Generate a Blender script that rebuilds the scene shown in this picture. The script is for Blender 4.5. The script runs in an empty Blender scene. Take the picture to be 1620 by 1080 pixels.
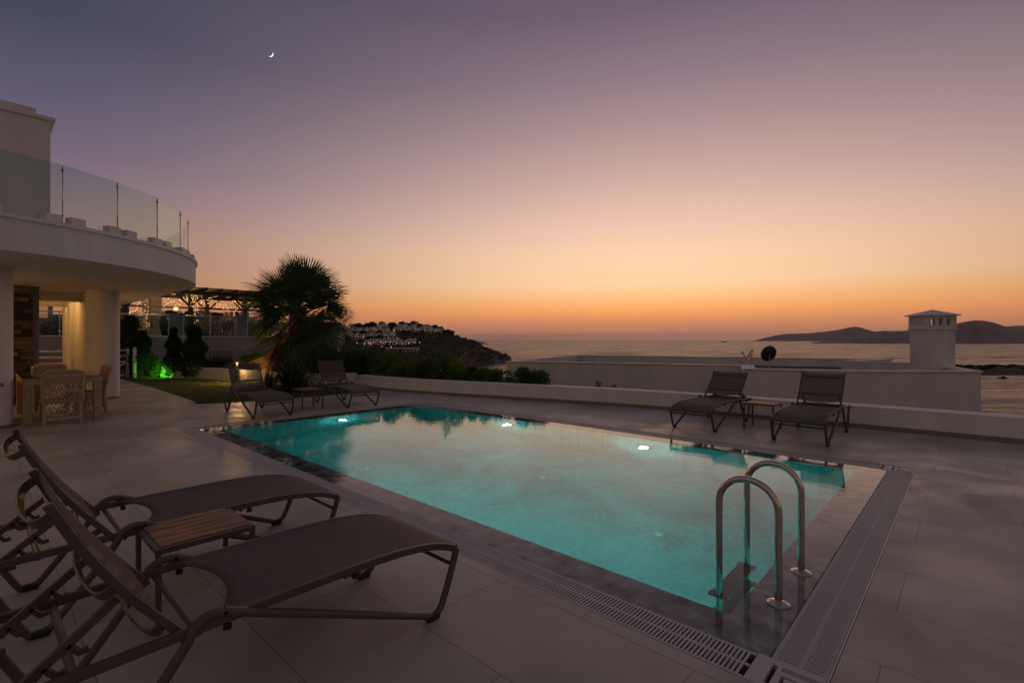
import bpy, math, random
from mathutils import Vector, Matrix, noise as mnoise

# ------------------------------------------------------------------ camera, sky, exposure
SC = bpy.context.scene
PI = math.pi
def R(d): return math.radians(d)
SC.render.engine = 'CYCLES'
SC.cycles.use_denoising = True
SC.cycles.max_bounces = 10
SC.cycles.transparent_max_bounces = 16
SC.cycles.sample_clamp_indirect = 4.0
SC.cycles.caustics_refractive = True
SC.cycles.caustics_reflective = False
SC.cycles.blur_glossy = 0.5
SC.view_settings.view_transform = 'Standard'
SC.view_settings.look = 'None'
SC.view_settings.exposure = 0.0
SC.view_settings.gamma = 1.0
SC.view_settings.use_curve_mapping = False

# world axes follow the pool; camera at the origin, eye 1.5 m up.
FX, CXP, HOR = 785.0, 810.0, 537.0
_n = math.hypot(.7349, .6782); CA, CB = .7349/_n, .6782/_n
def cw(X, Y):            # right/forward metres from the camera -> world x, y
    return (CA*X - CB*Y, CB*X + CA*Y)
def ray(px, Y):          # a point Y metres ahead in the direction of a picture column
    return cw((px-CXP)/FX*Y, Y)
def zat(py, Y): return 1.5 - (py-HOR)/FX*Y

cam_d = bpy.data.cameras.new('camera')
cam = bpy.data.objects.new('camera', cam_d); SC.collection.objects.link(cam)
cam_d.sensor_width = 36; cam_d.lens = FX/1620*36
cam_d.shift_y = -3/1620
cam_d.clip_start = .05; cam_d.clip_end = 90000
cam.location = (0, 0, 1.5)
cam.rotation_euler = (R(90), 0, math.atan2(CB, CA))
SC.camera = cam

def lin(r, g, b):
    f = lambda c: (c/255)/12.92 if c <= 10 else ((c/255+.055)/1.055)**2.4
    return (f(r), f(g), f(b), 1)

W = bpy.data.worlds.new('World'); SC.world = W; W.use_nodes = True
W.cycles.sampling_method = 'MANUAL'; W.cycles.sample_map_resolution = 512
nt = W.node_tree; nt.nodes.clear()
def N(t, **k):
    n = nt.nodes.new(t)
    for a, v in k.items(): setattr(n, a, v)
    return n
def L(a, b): nt.links.new(a, b)
def M(op, a, b=None, clamp=False):
    n = N('ShaderNodeMath', operation=op, use_clamp=clamp)
    for i, v in enumerate((a, b)):
        if v is None: continue
        if isinstance(v, (int, float)): n.inputs[i].default_value = v
        else: L(v, n.inputs[i])
    return n.outputs[0]
tc = N('ShaderNodeTexCoord')
sep = N('ShaderNodeSeparateXYZ'); L(tc.outputs['Generated'], sep.inputs[0])
el = M('DIVIDE', M('ARCSINE', M('MINIMUM', M('MAXIMUM', sep.outputs[2], -1.0), 1.0)), PI/2)      # -1..1
el = M('ADD', el, 0.02)
hx = M('SQRT', M('ADD', M('MULTIPLY', sep.outputs[0], sep.outputs[0]), M('ADD', M('MULTIPLY', sep.outputs[1], sep.outputs[1]), 1e-6)))
GA = R(16)
gx, gy = cw(math.sin(GA), math.cos(GA))
dot = M('DIVIDE', M('ADD', M('MULTIPLY', sep.outputs[0], gx), M('MULTIPLY', sep.outputs[1], gy)), hx)
ang = M('DIVIDE', M('ARCCOSINE', M('MINIMUM', M('MAXIMUM', dot, -1.0), 1.0)), PI)                  # 0 toward the glow, 1 behind
def ramp(stops):
    r = N('ShaderNodeValToRGB'); cr = r.color_ramp; cr.interpolation = 'LINEAR'
    while len(cr.elements) > 1: cr.elements.remove(cr.elements[-1])
    for i, (d, c) in enumerate(stops):
        p = max(0, d/90 + .02)
        e = cr.elements[0] if i == 0 else cr.elements.new(p)
        e.position = p; e.color = lin(*c)
    L(el, r.inputs[0]); return r.outputs[0]
G = ramp([(-1.8,(96,80,80)),(0,(205,152,128)),(.5,(208,148,120)),(1.2,(216,145,109)),(1.9,(231,150,104)),(2.6,(250,165,103)),(3.4,(268,180,106)),(4.6,(269,202,135)),(6.1,(268,219,169)),(9,(262,218,178)),(12.4,(246,203,179)),(17,(215,177,165)),(22,(180,150,148)),(27,(147,124,135)),(33,(113,96,112)),(45,(90,84,97)),(90,(78,76,84))])
LL = ramp([(-1.8,(90,72,76)),(0,(182,128,108)),(.5,(178,122,100)),(1.2,(182,122,98)),(3,(192,128,98)),(5,(176,126,102)),(7.5,(164,124,108)),(10,(156,122,118)),(13,(133,111,123)),(16,(112,100,119)),(20,(94,89,111)),(26,(69,71,92)),(40,(70,71,85)),(90,(78,76,84))])
BB = ramp([(-1.8,(70,60,54)),(2,(124,104,86)),(10,(136,114,98)),(25,(110,98,94)),(50,(86,81,86)),(90,(78,76,84))])
def sstep(a, b):
    mr = N('ShaderNodeMapRange', interpolation_type='SMOOTHSTEP')
    mr.inputs['From Min'].default_value = a; mr.inputs['From Max'].default_value = b
    L(ang, mr.inputs['Value']); return mr.outputs[0]
def mixc(f, a, b):
    m = N('ShaderNodeMix', data_type='RGBA'); L(f, m.inputs[0]); L(a, m.inputs[6]); L(b, m.inputs[7]); return m.outputs[2]
mr1 = N('ShaderNodeMapRange', interpolation_type='SMOOTHSTEP'); mr1.inputs['From Min'].default_value = 0.0; mr1.inputs['From Max'].default_value = 64/180
L(ang, mr1.inputs['Value'])
col = mixc(mr1.outputs[0], G, LL)
col = mixc(sstep(60/180, 130/180), col, BB)
bg = N('ShaderNodeBackground'); L(col, bg.inputs[0]); bg.inputs[1].default_value = 1.0
out = N('ShaderNodeOutputWorld'); L(bg.outputs[0], out.inputs[0])

# ------------------------------------------------------------------ helpers
COL = SC.collection
def tag(o, label=None, cat=None, group=None, kind=None):
    if label: o['label'] = label
    if cat: o['category'] = cat
    if group: o['group'] = group
    if kind: o['kind'] = kind
    return o
def empty(name, loc=(0,0,0), rz=0):
    o = bpy.data.objects.new(name, None); COL.objects.link(o)
    o.empty_display_size = .2; o.location = loc; o.rotation_euler = (0,0,rz); return o
def copy_tree(o, parent=None):
    c = o.copy(); COL.objects.link(c); c.parent = parent
    for ch in list(KIDS.get(o.name, [])): copy_tree(ch, c)
    return c
KIDS = {}
ORD='first second third fourth fifth sixth seventh eighth ninth tenth eleventh twelfth thirteenth fourteenth fifteenth sixteenth seventeenth eighteenth nineteenth twentieth'.split()
def nth(i):
    if i<20: return ORD[i]
    t={2:'twenty',3:'thirty',4:'forty',5:'fifty'}[(i+1)//10]; u=(i+1)%10
    return t+'-'+ORD[u-1] if u else t[:-1]+'ieth'

class MB:
    def __init__(s): s.v=[]; s.f=[]; s.m=[]
    def add(s, vs, fs, mi=0):
        b=len(s.v); s.v+= [tuple(p) for p in vs]
        for f in fs: s.f.append(tuple(b+i for i in f)); s.m.append(mi)
        return s
    def box(s, x0,x1,y0,y1,z0,z1, mi=0):
        return s.add([(x0,y0,z0),(x1,y0,z0),(x1,y1,z0),(x0,y1,z0),(x0,y0,z1),(x1,y0,z1),(x1,y1,z1),(x0,y1,z1)],
            [(3,2,1,0),(4,5,6,7),(0,1,5,4),(1,2,6,5),(2,3,7,6),(3,0,4,7)], mi)
    def obox(s, c, ux, uy, uz, mi=0):      # oriented box: centre and three half-extent vectors
        c=Vector(c); ux=Vector(ux); uy=Vector(uy); uz=Vector(uz)
        vs=[c-ux-uy-uz,c+ux-uy-uz,c+ux+uy-uz,c-ux+uy-uz,c-ux-uy+uz,c+ux-uy+uz,c+ux+uy+uz,c-ux+uy+uz]
        return s.add(vs,[(3,2,1,0),(4,5,6,7),(0,1,5,4),(1,2,6,5),(2,3,7,6),(3,0,4,7)],mi)
    def bar(s, a, b, w, h, up=(0,0,1), mi=0):   # rectangular bar from a to b
        a=Vector(a); b=Vector(b); d=b-a; l=d.length
        if l<1e-6: return s
        d/=l; up=Vector(up)
        if abs(d.dot(up))>.98: up=Vector((1,0,0))
        x=d.cross(up).normalized(); z=x.cross(d)
        return s.obox((a+b)/2, x*w/2, d*l/2, z*h/2, mi)
    def sweep(s, P, w, h, side, mi=0):   # rectangular section along a path, `side` being the constant width direction
        P=[Vector(p) for p in P]; side=Vector(side).normalized(); vs=[]; n=len(P)
        for i in range(n):
            t=(P[min(n-1,i+1)]-P[max(0,i-1)]).normalized(); sd=(side-t*side.dot(t)).normalized(); u=sd.cross(t)
            vs+= [P[i]-sd*w/2-u*h/2,P[i]+sd*w/2-u*h/2,P[i]+sd*w/2+u*h/2,P[i]-sd*w/2+u*h/2]
        fs=[(0,1,2,3),(4*n-1,4*n-2,4*n-3,4*n-4)]
        for i in range(n-1):
            for k in range(4): k2=(k+1)%4; fs.append((4*i+k2,4*i+k,4*i+4+k,4*i+4+k2))
        return s.add(vs,fs,mi)
    def prism(s, poly, z0, z1, mi=0):
        n=len(poly)
        vs=[(p[0],p[1],z0) for p in poly]+[(p[0],p[1],z1) for p in poly]
        fs=[tuple(range(n-1,-1,-1)), tuple(range(n,2*n))]+[(i,(i+1)%n,n+(i+1)%n,n+i) for i in range(n)]
        return s.add(vs,fs,mi)
    def tube(s, pts, r, n=8, mi=0, closed=False, cap=True):
        P=[Vector(p) for p in pts]; k=len(P); rs=r if isinstance(r,(list,tuple)) else [r]*k
        T=[]
        for i in range(k):
            a=P[i-1] if (i>0 or closed) else P[i]; b=P[(i+1)%k] if (i<k-1 or closed) else P[i]
            T.append((b-a).normalized())
        ref=Vector((0,0,1)) if abs(T[0].z)<.9 else Vector((1,0,0))
        x=T[0].cross(ref).normalized(); rings=[]
        for i in range(k):
            x=(x-T[i]*x.dot(T[i]))
            if x.length<1e-6: x=T[i].cross(Vector((0,0,1)) if abs(T[i].z)<.9 else Vector((1,0,0)))
            x.normalize(); y=T[i].cross(x)
            rings.append([P[i]+(x*math.cos(2*PI*j/n)+y*math.sin(2*PI*j/n))*rs[i] for j in range(n)])
        vs=[p for rg in rings for p in rg]; fs=[]
        for i in range(k if closed else k-1):
            i2=(i+1)%k
            for j in range(n): fs.append((i*n+j,i*n+(j+1)%n,i2*n+(j+1)%n,i2*n+j))
        if cap and not closed: fs+= [tuple(range(n-1,-1,-1)), tuple((k-1)*n+j for j in range(n))]
        return s.add(vs,fs,mi)
    def cyl(s, x,y,z0,z1,r0,r1=None,n=24,mi=0):
        r1=r0 if r1 is None else r1
        return s.tube([(x,y,z0),(x,y,z1)],[r0,r1],n,mi)
    def ball(s, c, r, n=8, mi=0, sc=(1,1,1)):
        vs=[];fs=[];m=n//2
        for i in range(m+1):
            t=PI*i/m
            for j in range(n):
                p=2*PI*j/n; vs.append((c[0]+r*sc[0]*math.sin(t)*math.cos(p),c[1]+r*sc[1]*math.sin(t)*math.sin(p),c[2]+r*sc[2]*math.cos(t)))
        for i in range(m):
            for j in range(n): fs.append((i*n+j,(i+1)*n+j,(i+1)*n+(j+1)%n,i*n+(j+1)%n))
        return s.add(vs,fs,mi)
    def build(s, name, mats, parent=None, smooth=False, bevel=0, auto=None):
        me=bpy.data.meshes.new(name); me.from_pydata(s.v,[],s.f)
        if not isinstance(mats,(list,tuple)): mats=[mats]
        for m in mats: me.materials.append(m)
        if any(s.m): me.polygons.foreach_set('material_index', s.m)
        if smooth or auto: me.polygons.foreach_set('use_smooth',[True]*len(me.polygons))
        me.validate(); me.update()
        if auto: me.set_sharp_from_angle(angle=R(auto))
        o=bpy.data.objects.new(name,me); COL.objects.link(o)
        if parent is not None:
            o.parent=parent; KIDS.setdefault(parent.name,[]).append(o)
        if bevel:
            b=o.modifiers.new('bevel','BEVEL'); b.width=bevel; b.segments=2; b.limit_method='ANGLE'
        return o

# ------------------------------------------------------------------ materials
def mat(name, c, rough=.6, metal=0, var=.15, scale=3, bump=0, bscale=60, detail=6, spec=.5, emit=None, estr=0, coords='Object', c2=None, stretch=(1,1,1), trans=0):
    m=bpy.data.materials.new(name); m.use_nodes=True; t=m.node_tree; p=t.nodes['Principled BSDF']
    p.inputs['Roughness'].default_value=rough; p.inputs['Metallic'].default_value=metal; p.inputs['Specular IOR Level'].default_value=spec
    tcn=t.nodes.new('ShaderNodeTexCoord'); mp=t.nodes.new('ShaderNodeMapping'); mp.inputs['Scale'].default_value=stretch
    t.links.new(tcn.outputs[coords],mp.inputs[0])
    nz=t.nodes.new('ShaderNodeTexNoise'); nz.inputs['Scale'].default_value=scale; nz.inputs['Detail'].default_value=detail
    t.links.new(mp.outputs[0],nz.inputs['Vector'])
    cr=t.nodes.new('ShaderNodeValToRGB'); cr.color_ramp.elements[0].position=.3; cr.color_ramp.elements[1].position=.7
    a=tuple(max(0,x*(1-var)) for x in c)+(1,); b=tuple(min(1,x*(1+var)) for x in (c2 or c))+(1,)
    cr.color_ramp.elements[0].color=a; cr.color_ramp.elements[1].color=b
    t.links.new(nz.outputs[0],cr.inputs[0]); t.links.new(cr.outputs[0],p.inputs['Base Color'])
    if bump:
        n2=t.nodes.new('ShaderNodeTexNoise'); n2.inputs['Scale'].default_value=bscale; n2.inputs['Detail'].default_value=4
        t.links.new(mp.outputs[0],n2.inputs['Vector'])
        bp=t.nodes.new('ShaderNodeBump'); bp.inputs['Strength'].default_value=1; bp.inputs['Distance'].default_value=bump
        t.links.new(n2.outputs[0],bp.inputs['Height']); t.links.new(bp.outputs[0],p.inputs['Normal'])
    if emit: p.inputs['Emission Color'].default_value=tuple(emit)+(1,); p.inputs['Emission Strength'].default_value=estr
    if trans:
        o=t.nodes['Material Output']; tr=t.nodes.new('ShaderNodeBsdfTransparent'); mx=t.nodes.new('ShaderNodeMixShader'); mx.inputs[0].default_value=trans
        t.links.new(p.outputs[0],mx.inputs[1]); t.links.new(tr.outputs[0],mx.inputs[2]); t.links.new(mx.outputs[0],o.inputs[0])
    return m
def emat(name, c, s):
    m=bpy.data.materials.new(name); m.use_nodes=True; t=m.node_tree; t.nodes.clear()
    e=t.nodes.new('ShaderNodeEmission'); e.inputs[0].default_value=tuple(c)+(1,); e.inputs[1].default_value=s
    o=t.nodes.new('ShaderNodeOutputMaterial'); t.links.new(e.outputs[0],o.inputs[0]); return m
def leafmat(name, c, c2, rough=.55):
    m=mat(name,c,rough,var=.25,scale=1.7,c2=c2,spec=.35,coords='Object'); t=m.node_tree; p=t.nodes['Principled BSDF']
    p.inputs['Subsurface Weight'].default_value=0
    tl=t.nodes.new('ShaderNodeBsdfTranslucent'); mx=t.nodes.new('ShaderNodeMixShader'); mx.inputs[0].default_value=.3
    t.links.new(t.nodes['Color Ramp'].outputs[0],tl.inputs[0]); t.links.new(p.outputs[0],mx.inputs[1]); t.links.new(tl.outputs[0],mx.inputs[2])
    t.links.new(mx.outputs[0],t.nodes['Material Output'].inputs[0]); return m

def tile_mat():
    m=mat('porcelain_tile',(.44,.395,.345),.42,var=.22,scale=.9,bump=.0006,bscale=30,c2=(.50,.455,.40),detail=9,spec=.5)
    t=m.node_tree; p=t.nodes['Principled BSDF']
    tcn=t.nodes['Texture Coordinate']; mp=t.nodes.new('ShaderNodeMapping'); mp.inputs['Location'].default_value=(.30,-.365,0)
    t.links.new(tcn.outputs['Object'],mp.inputs[0])
    br=t.nodes.new('ShaderNodeTexBrick'); br.inputs['Scale'].default_value=1; br.inputs['Brick Width'].default_value=1.24; br.inputs['Row Height'].default_value=.618
    br.inputs['Mortar Size'].default_value=.0045; br.inputs['Mortar Smooth'].default_value=.1; br.offset=.5
    br.inputs['Color1'].default_value=(1,1,1,1); br.inputs['Color2'].default_value=(.91,.905,.91,1); br.inputs['Mortar'].default_value=(.6,.58,.56,1)
    t.links.new(mp.outputs[0],br.inputs['Vector'])
    mx=t.nodes.new('ShaderNodeMix'); mx.data_type='RGBA'; mx.blend_type='MULTIPLY'; mx.inputs[0].default_value=1
    t.links.new(t.nodes['Color Ramp'].outputs[0],mx.inputs[6]); t.links.new(br.outputs['Color'],mx.inputs[7]); t.links.new(mx.outputs[2],p.inputs['Base Color'])
    # smeared wear changes the gloss
    n3=t.nodes.new('ShaderNodeTexNoise'); n3.inputs['Scale'].default_value=1.3; n3.inputs['Detail'].default_value=8; n3.inputs['Distortion'].default_value=1.2
    t.links.new(tcn.outputs['Object'],n3.inputs['Vector'])
    mr=t.nodes.new('ShaderNodeMapRange'); mr.inputs['From Min'].default_value=.3; mr.inputs['From Max'].default_value=.7; mr.inputs['To Min'].default_value=.3; mr.inputs['To Max'].default_value=.62
    t.links.new(n3.outputs[0],mr.inputs[0]); t.links.new(mr.outputs[0],p.inputs['Roughness'])
    return m

def water_mat(name, amp, scale, rough=0.0, stretch=(1,1,1), second=None):
    m=bpy.data.materials.new(name); m.use_nodes=True; t=m.node_tree; t.nodes.clear()
    g=t.nodes.new('ShaderNodeBsdfRefraction'); g.inputs['IOR'].default_value=1.333; g.inputs['Roughness'].default_value=rough
    g.inputs['Color'].default_value=(.93,1,.98,1)
    gs=t.nodes.new('ShaderNodeBsdfGlossy'); gs.inputs['Roughness'].default_value=0; fr=t.nodes.new('ShaderNodeFresnel'); fr.inputs[0].default_value=1.333
    mu=t.nodes.new('ShaderNodeMath'); mu.operation='MULTIPLY'; mu.inputs[1].default_value=1.4; mu.use_clamp=True; mx=t.nodes.new('ShaderNodeMixShader')
    t.links.new(fr.outputs[0],mu.inputs[0]); t.links.new(mu.outputs[0],mx.inputs[0]); t.links.new(g.outputs[0],mx.inputs[1]); t.links.new(gs.outputs[0],mx.inputs[2])
    tcn=t.nodes.new('ShaderNodeTexCoord'); mp=t.nodes.new('ShaderNodeMapping'); mp.inputs['Scale'].default_value=stretch
    mp.inputs['Rotation'].default_value=(0,0,R(-42))
    t.links.new(tcn.outputs['Object'],mp.inputs[0])
    nz=t.nodes.new('ShaderNodeTexNoise'); nz.inputs['Scale'].default_value=scale; nz.inputs['Detail'].default_value=3; nz.inputs['Distortion'].default_value=.4
    t.links.new(mp.outputs[0],nz.inputs['Vector'])
    bp=t.nodes.new('ShaderNodeBump'); bp.inputs['Distance'].default_value=amp; bp.inputs['Strength'].default_value=1
    t.links.new(nz.outputs[0],bp.inputs['Height']); t.links.new(bp.outputs[0],g.inputs['Normal']); t.links.new(bp.outputs[0],gs.inputs['Normal']); t.links.new(bp.outputs[0],fr.inputs['Normal'])
    o=t.nodes.new('ShaderNodeOutputMaterial'); t.links.new(mx.outputs[0],o.inputs[0]); return m

MT={}
MT['tile']=tile_mat()
MT['white']=mat('white_stucco',(.79,.75,.73),.85,var=.07,scale=1.6,bump=.003,bscale=26,stretch=(2.2,2.2,.6),detail=9)
MT['white_trim']=mat('white_cap_render',(.80,.77,.76),.7,var=.07,scale=2,bump=.0008,bscale=80)
MT['skirt']=mat('skirting_tile',(.22,.20,.19),.5,var=.1)
MT['cop']=mat('submerged_stone',(.20,.185,.19),.45,var=.7,scale=7,detail=14,c2=(.50,.44,.43),bump=.0005,bscale=25)
MT['grate']=mat('white_grate_plastic',(.52,.50,.52),.45,var=.05,scale=5)
MT['channel']=mat('gutter_channel',(.12,.11,.11),.6)
MT['steel']=mat('polished_steel',(.62,.57,.52),.16,metal=1,var=.05,scale=8)
MT['frame']=mat('taupe_powder_coated_aluminium',(.105,.086,.074),.42,metal=.1,var=.08,scale=10)
MT['rubber']=mat('black_rubber',(.02,.02,.02),.7)
MT['sling']=mat('brown_mesh_sling',(.125,.100,.088),.75,var=.1,scale=14,bump=.0003,bscale=420,trans=.10)
MT['sling_back']=mat('brown_mesh_sling_back',(.125,.100,.088),.75,var=.1,scale=14,bump=.0002,bscale=420,trans=.42)
MT['teak']=mat('oiled_teak_slat',(.24,.105,.045),.5,var=.35,scale=4,stretch=(9,1,9),c2=(.33,.155,.07),bump=.0008,bscale=30)
MT['wicker']=mat('synthetic_wicker',(.46,.35,.25),.6,var=.2,scale=30,bump=.003,bscale=150)
MT['darkglass']=mat('dark_table_glass',(.03,.03,.03),.06,var=.1)
MT['grey_wall']=mat('grey_blue_render',(.30,.30,.33),.85,var=.12,scale=.8,bump=.002,bscale=40)
MT['bluegrey']=mat('blue_grey_pillar',(.16,.20,.24),.8,var=.12)
MT['rail']=mat('brushed_rail',(.55,.53,.52),.3,metal=.7)
MT['timber']=mat('dark_stained_timber',(.035,.026,.022),.7,var=.3,stretch=(1,6,6))
MT['canvas']=mat('beige_canvas',(.36,.30,.26),.85)
MT['drape']=mat('pale_curtain',(.55,.50,.48),.9,trans=.12)
MT['soil']=mat('garden_soil',(.05,.038,.028),.95,var=.35,scale=6,bump=.02,bscale=12)
MT['lawn']=mat('lawn_turf',(.045,.07,.018),.9,var=.35,scale=9,bump=.012,bscale=120)
MT['bark']=mat('palm_trunk_fibre',(.07,.045,.03),.95,var=.4,scale=12,bump=.02,bscale=25)
MT['leaf']=leafmat('hedge_leaf',(.070,.115,.016),(.12,.18,.028))
MT['leaf2']=leafmat('bright_shrub_leaf',(.085,.15,.02),(.14,.22,.035))
MT['darkleaf']=leafmat('conifer_leaf',(.02,.042,.014),(.035,.06,.02))
MT['hillscrub']=leafmat('hill_scrub_leaf',(.05,.055,.03),(.085,.085,.05))
MT['palmleaf']=leafmat('palm_leaf',(.05,.10,.028),(.095,.15,.045),.5)
MT['dead']=leafmat('dead_palm_leaf',(.16,.095,.05),(.26,.16,.09),.8)
MT['sword']=leafmat('sword_leaf',(.04,.07,.028),(.085,.12,.05),.4)
MT['dish']=mat('dark_dish_metal',(.055,.055,.065),.5,metal=.3)
MT['dishpale']=mat('pale_dish_metal',(.5,.48,.47),.4)
MT['gravel']=mat('dark_roof_gravel',(.07,.065,.065),.95,var=.4,scale=30,bump=.02,bscale=60)
MT['roofgrey']=mat('weathered_white_render',(.74,.71,.69),.85,var=.08,scale=.9,bump=.004,bscale=20,stretch=(2.2,2.2,.5),detail=9)
MT['bulb']=emat('warm_bulb',(1,.55,.16),3.2)
MT['lampglow']=emat('warm_lantern_glass',(1,.55,.17),2.4)
MT['black']=mat('black_metal',(.02,.02,.02),.4,metal=.5)

# ------------------------------------------------------------------ terrace and pool
OX0,OX1,OY0,OY1 = -9.78,-.45,2.31,7.42
KX0,KX1,KY0,KY1 = -9.54,-.70,2.56,7.16
BX0,BX1,BY0,BY1 = -9.22,-.97,2.83,6.89
def smooth_path(pts, k=6):
    P=[Vector((p[0],p[1],0)) for p in pts]; out=[]
    for i in range(len(P)-1):
        a=P[max(0,i-1)];b=P[i];c=P[i+1];d=P[min(len(P)-1,i+2)]
        for j in range(k):
            t=j/k; out.append(.5*((2*b)+(c-a)*t+(2*a-5*b+4*c-d)*t*t+(3*b-a-3*c+d)*t**3))
    out.append(P[-1]); return [(p.x,p.y) for p in out]
PAR = smooth_path([(-14.35,8.17),(-13.1,8.2),(-11.3,8.42),(-9.1,8.98),(-6.5,9.66),(-4.7,10.0),(-1.7,10.17),(.6,10.2),(3,10.2),(9,10.2)])
def wall_strip(mb, path, t, z0, z1, mi=0):   # upright strip of thickness t lying on the far side of the path
    n=len(path); L_=[];R_=[]
    for i in range(n):
        a=Vector(path[max(0,i-1)]); b=Vector(path[min(n-1,i+1)]); d=(b-a).normalized(); nn=Vector((-d.y,d.x))
        L_.append(Vector(path[i])); R_.append(Vector(path[i])+nn*t)
    vs=[(p.x,p.y,z) for z in (z0,z1) for p in L_+R_]; m=2*n; fs=[]
    for i in range(n-1):
        fs+= [(i,i+1,m+i+1,m+i),(n+i+1,n+i,m+n+i,m+n+i+1),(m+i,m+i+1,m+n+i+1,m+n+i),(i+1,i,n+i,n+i+1)]
    fs+= [(0,m,m+n,n),(n-1,2*n-1,m+2*n-1,m+n-1)]
    mb.add(vs,fs,mi)
fl=MB()
def sheet(mb,x0,x1,y0,y1,z=0,mi=0): mb.add([(x0,y0,z),(x1,y0,z),(x1,y1,z),(x0,y1,z)],[(0,1,2,3)],mi)
sheet(fl,-27,9,-9,OY0); sheet(fl,-27,OX0,OY0,OY1); sheet(fl,OX1,9,OY0,OY1)
far=[p for p in PAR if p[0]>-14.35]
prev=(-14.35,8.17)
sheet(fl,-27,prev[0],OY1,9)
for p in far:
    fl.add([(prev[0],OY1,0),(p[0],OY1,0),(p[0],p[1]+.1,0),(prev[0],prev[1]+.1,0)],[(0,1,2,3)]); prev=p
for a,b,c,d in ((OX0,OY0,OX1,OY0),(OX1,OY0,OX1,OY1),(OX1,OY1,OX0,OY1),(OX0,OY1,OX0,OY0)):   # cut edge round the pool
    fl.add([(a,b,0),(c,d,0),(c,d,-.13),(a,b,-.13)],[(0,1,2,3)])
tag(fl.build('terrace_floor',MT['tile']),kind='structure')
sk=MB(); sk.box(-14,9,-9.4,-9,-9,0)
# pool basin
def pool_tile():
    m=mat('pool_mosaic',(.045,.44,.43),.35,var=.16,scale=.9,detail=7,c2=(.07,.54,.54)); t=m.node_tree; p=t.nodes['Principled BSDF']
    t.nodes['Noise Texture'].inputs['Distortion'].default_value=1.6  # swirled noise paints cloudy caustic light patches into the mosaic colour
    br=t.nodes.new('ShaderNodeTexBrick'); br.offset=0; br.inputs['Scale'].default_value=1; br.inputs['Brick Width'].default_value=.05; br.inputs['Row Height'].default_value=.05
    br.inputs['Mortar Size'].default_value=.002; br.inputs['Color1'].default_value=(1,1,1,1); br.inputs['Color2'].default_value=(.7,.76,.76,1); br.inputs['Mortar'].default_value=(.82,.85,.85,1)
    t.links.new(t.nodes['Texture Coordinate'].outputs['Object'],br.inputs['Vector'])
    mx=t.nodes.new('ShaderNodeMix'); mx.data_type='RGBA'; mx.blend_type='MULTIPLY'; mx.inputs[0].default_value=1
    t.links.new(t.nodes['Color Ramp'].outputs[0],mx.inputs[6]); t.links.new(br.outputs['Color'],mx.inputs[7]); t.links.new(mx.outputs[2],p.inputs['Base Color'])
    return m
DEP=-1.45
pool=empty('swimming_pool',((BX0+BX1)/2,(BY0+BY1)/2,0))
tag(pool,'lit rectangular turquoise swimming pool with overflow grating round its edge, sunk in the terrace','swimming pool')
def rel(mb,o):     # shift a mesh builder's points so that they read as world points under object o
    lx,ly,lz=o.location; cz,sz=math.cos(-o.rotation_euler.z),math.sin(-o.rotation_euler.z)
    mb.v=[((x-lx)*cz-(y-ly)*sz,(x-lx)*sz+(y-ly)*cz,z-lz) for x,y,z in mb.v]; return mb
b=MB(); b.add([(BX0,BY0,DEP),(BX1,BY0,DEP),(BX1,BY1,DEP),(BX0,BY1,DEP),(BX0,BY0,-.022),(BX1,BY0,-.022),(BX1,BY1,-.022),(BX0,BY1,-.022)],
      [(0,1,2,3),(0,4,5,1),(1,5,6,2),(2,6,7,3),(3,7,4,0)])
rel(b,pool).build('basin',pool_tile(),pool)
b=MB()
k=[(KX0,KY0),(KX1,KY0),(KX1,KY1),(KX0,KY1)]; q=[(BX0,BY0),(BX1,BY0),(BX1,BY1),(BX0,BY1)]; zc=-.022
for i in range(4):
    j=(i+1)%4
    b.add([(*k[i],zc),(*k[j],zc),(*q[j],zc),(*q[i],zc)],[(0,1,2,3)])
    b.add([(*k[i],zc),(*k[j],zc),(*k[j],-.13),(*k[i],-.13)],[(0,1,2,3)])
rel(b,pool).build('coping',MT['cop'],pool)
b=MB()    # gutter bottom below the grates
for x0,x1,y0,y1 in ((OX0,OX1,OY0,KY0),(OX0,OX1,KY1,OY1),(OX0,KX0,KY0,KY1),(KX1,OX1,KY0,KY1)): sheet(b,x0,x1,y0,y1,-.125)
rel(b,pool).build('gutter',MT['channel'],pool)
g=.021
def grate_strip(x0,x1,y0,y1,along):
    m=MB(); zt,zb=-.006,-.015; w=.0108
    if along=='x':
        n=int((x1-x0)/g); ym=(y0+y1)/2
        for i in range(n):
            x=x0+i*g; m.box(x,x+w,y0+.006,y1-.006,zb,zt)
        for yy in (y0+.004,ym-.009,y1-.022): m.box(x0,x1,yy,yy+.018,zb+.003,zt-.0015)
    else:
        n=int((y1-y0)/g); xm=(x0+x1)/2
        for i in range(n):
            y=y0+i*g; m.box(x0+.006,x1-.012,y,y+w,zb,zt)
        for xx in (x0+.004,xm-.009,x1-.03): m.box(xx,xx+.018,y0,y1,zb+.003,zt-.0015)
    rel(m,pool).build('overflow_grate',MT['grate'],pool)
grate_strip(KX0+.04,KX1-.05,OY0+.012,KY0-.004,'x')
grate_strip(KX0+.04,KX1-.05,KY1+.004,OY1-.012,'x')
grate_strip(KX1+.004,OX1,KY0+.005,KY1-.005,'y')
grate_strip(OX0+.012,KX0-.004,KY0+.005,KY1-.005,'y')
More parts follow.
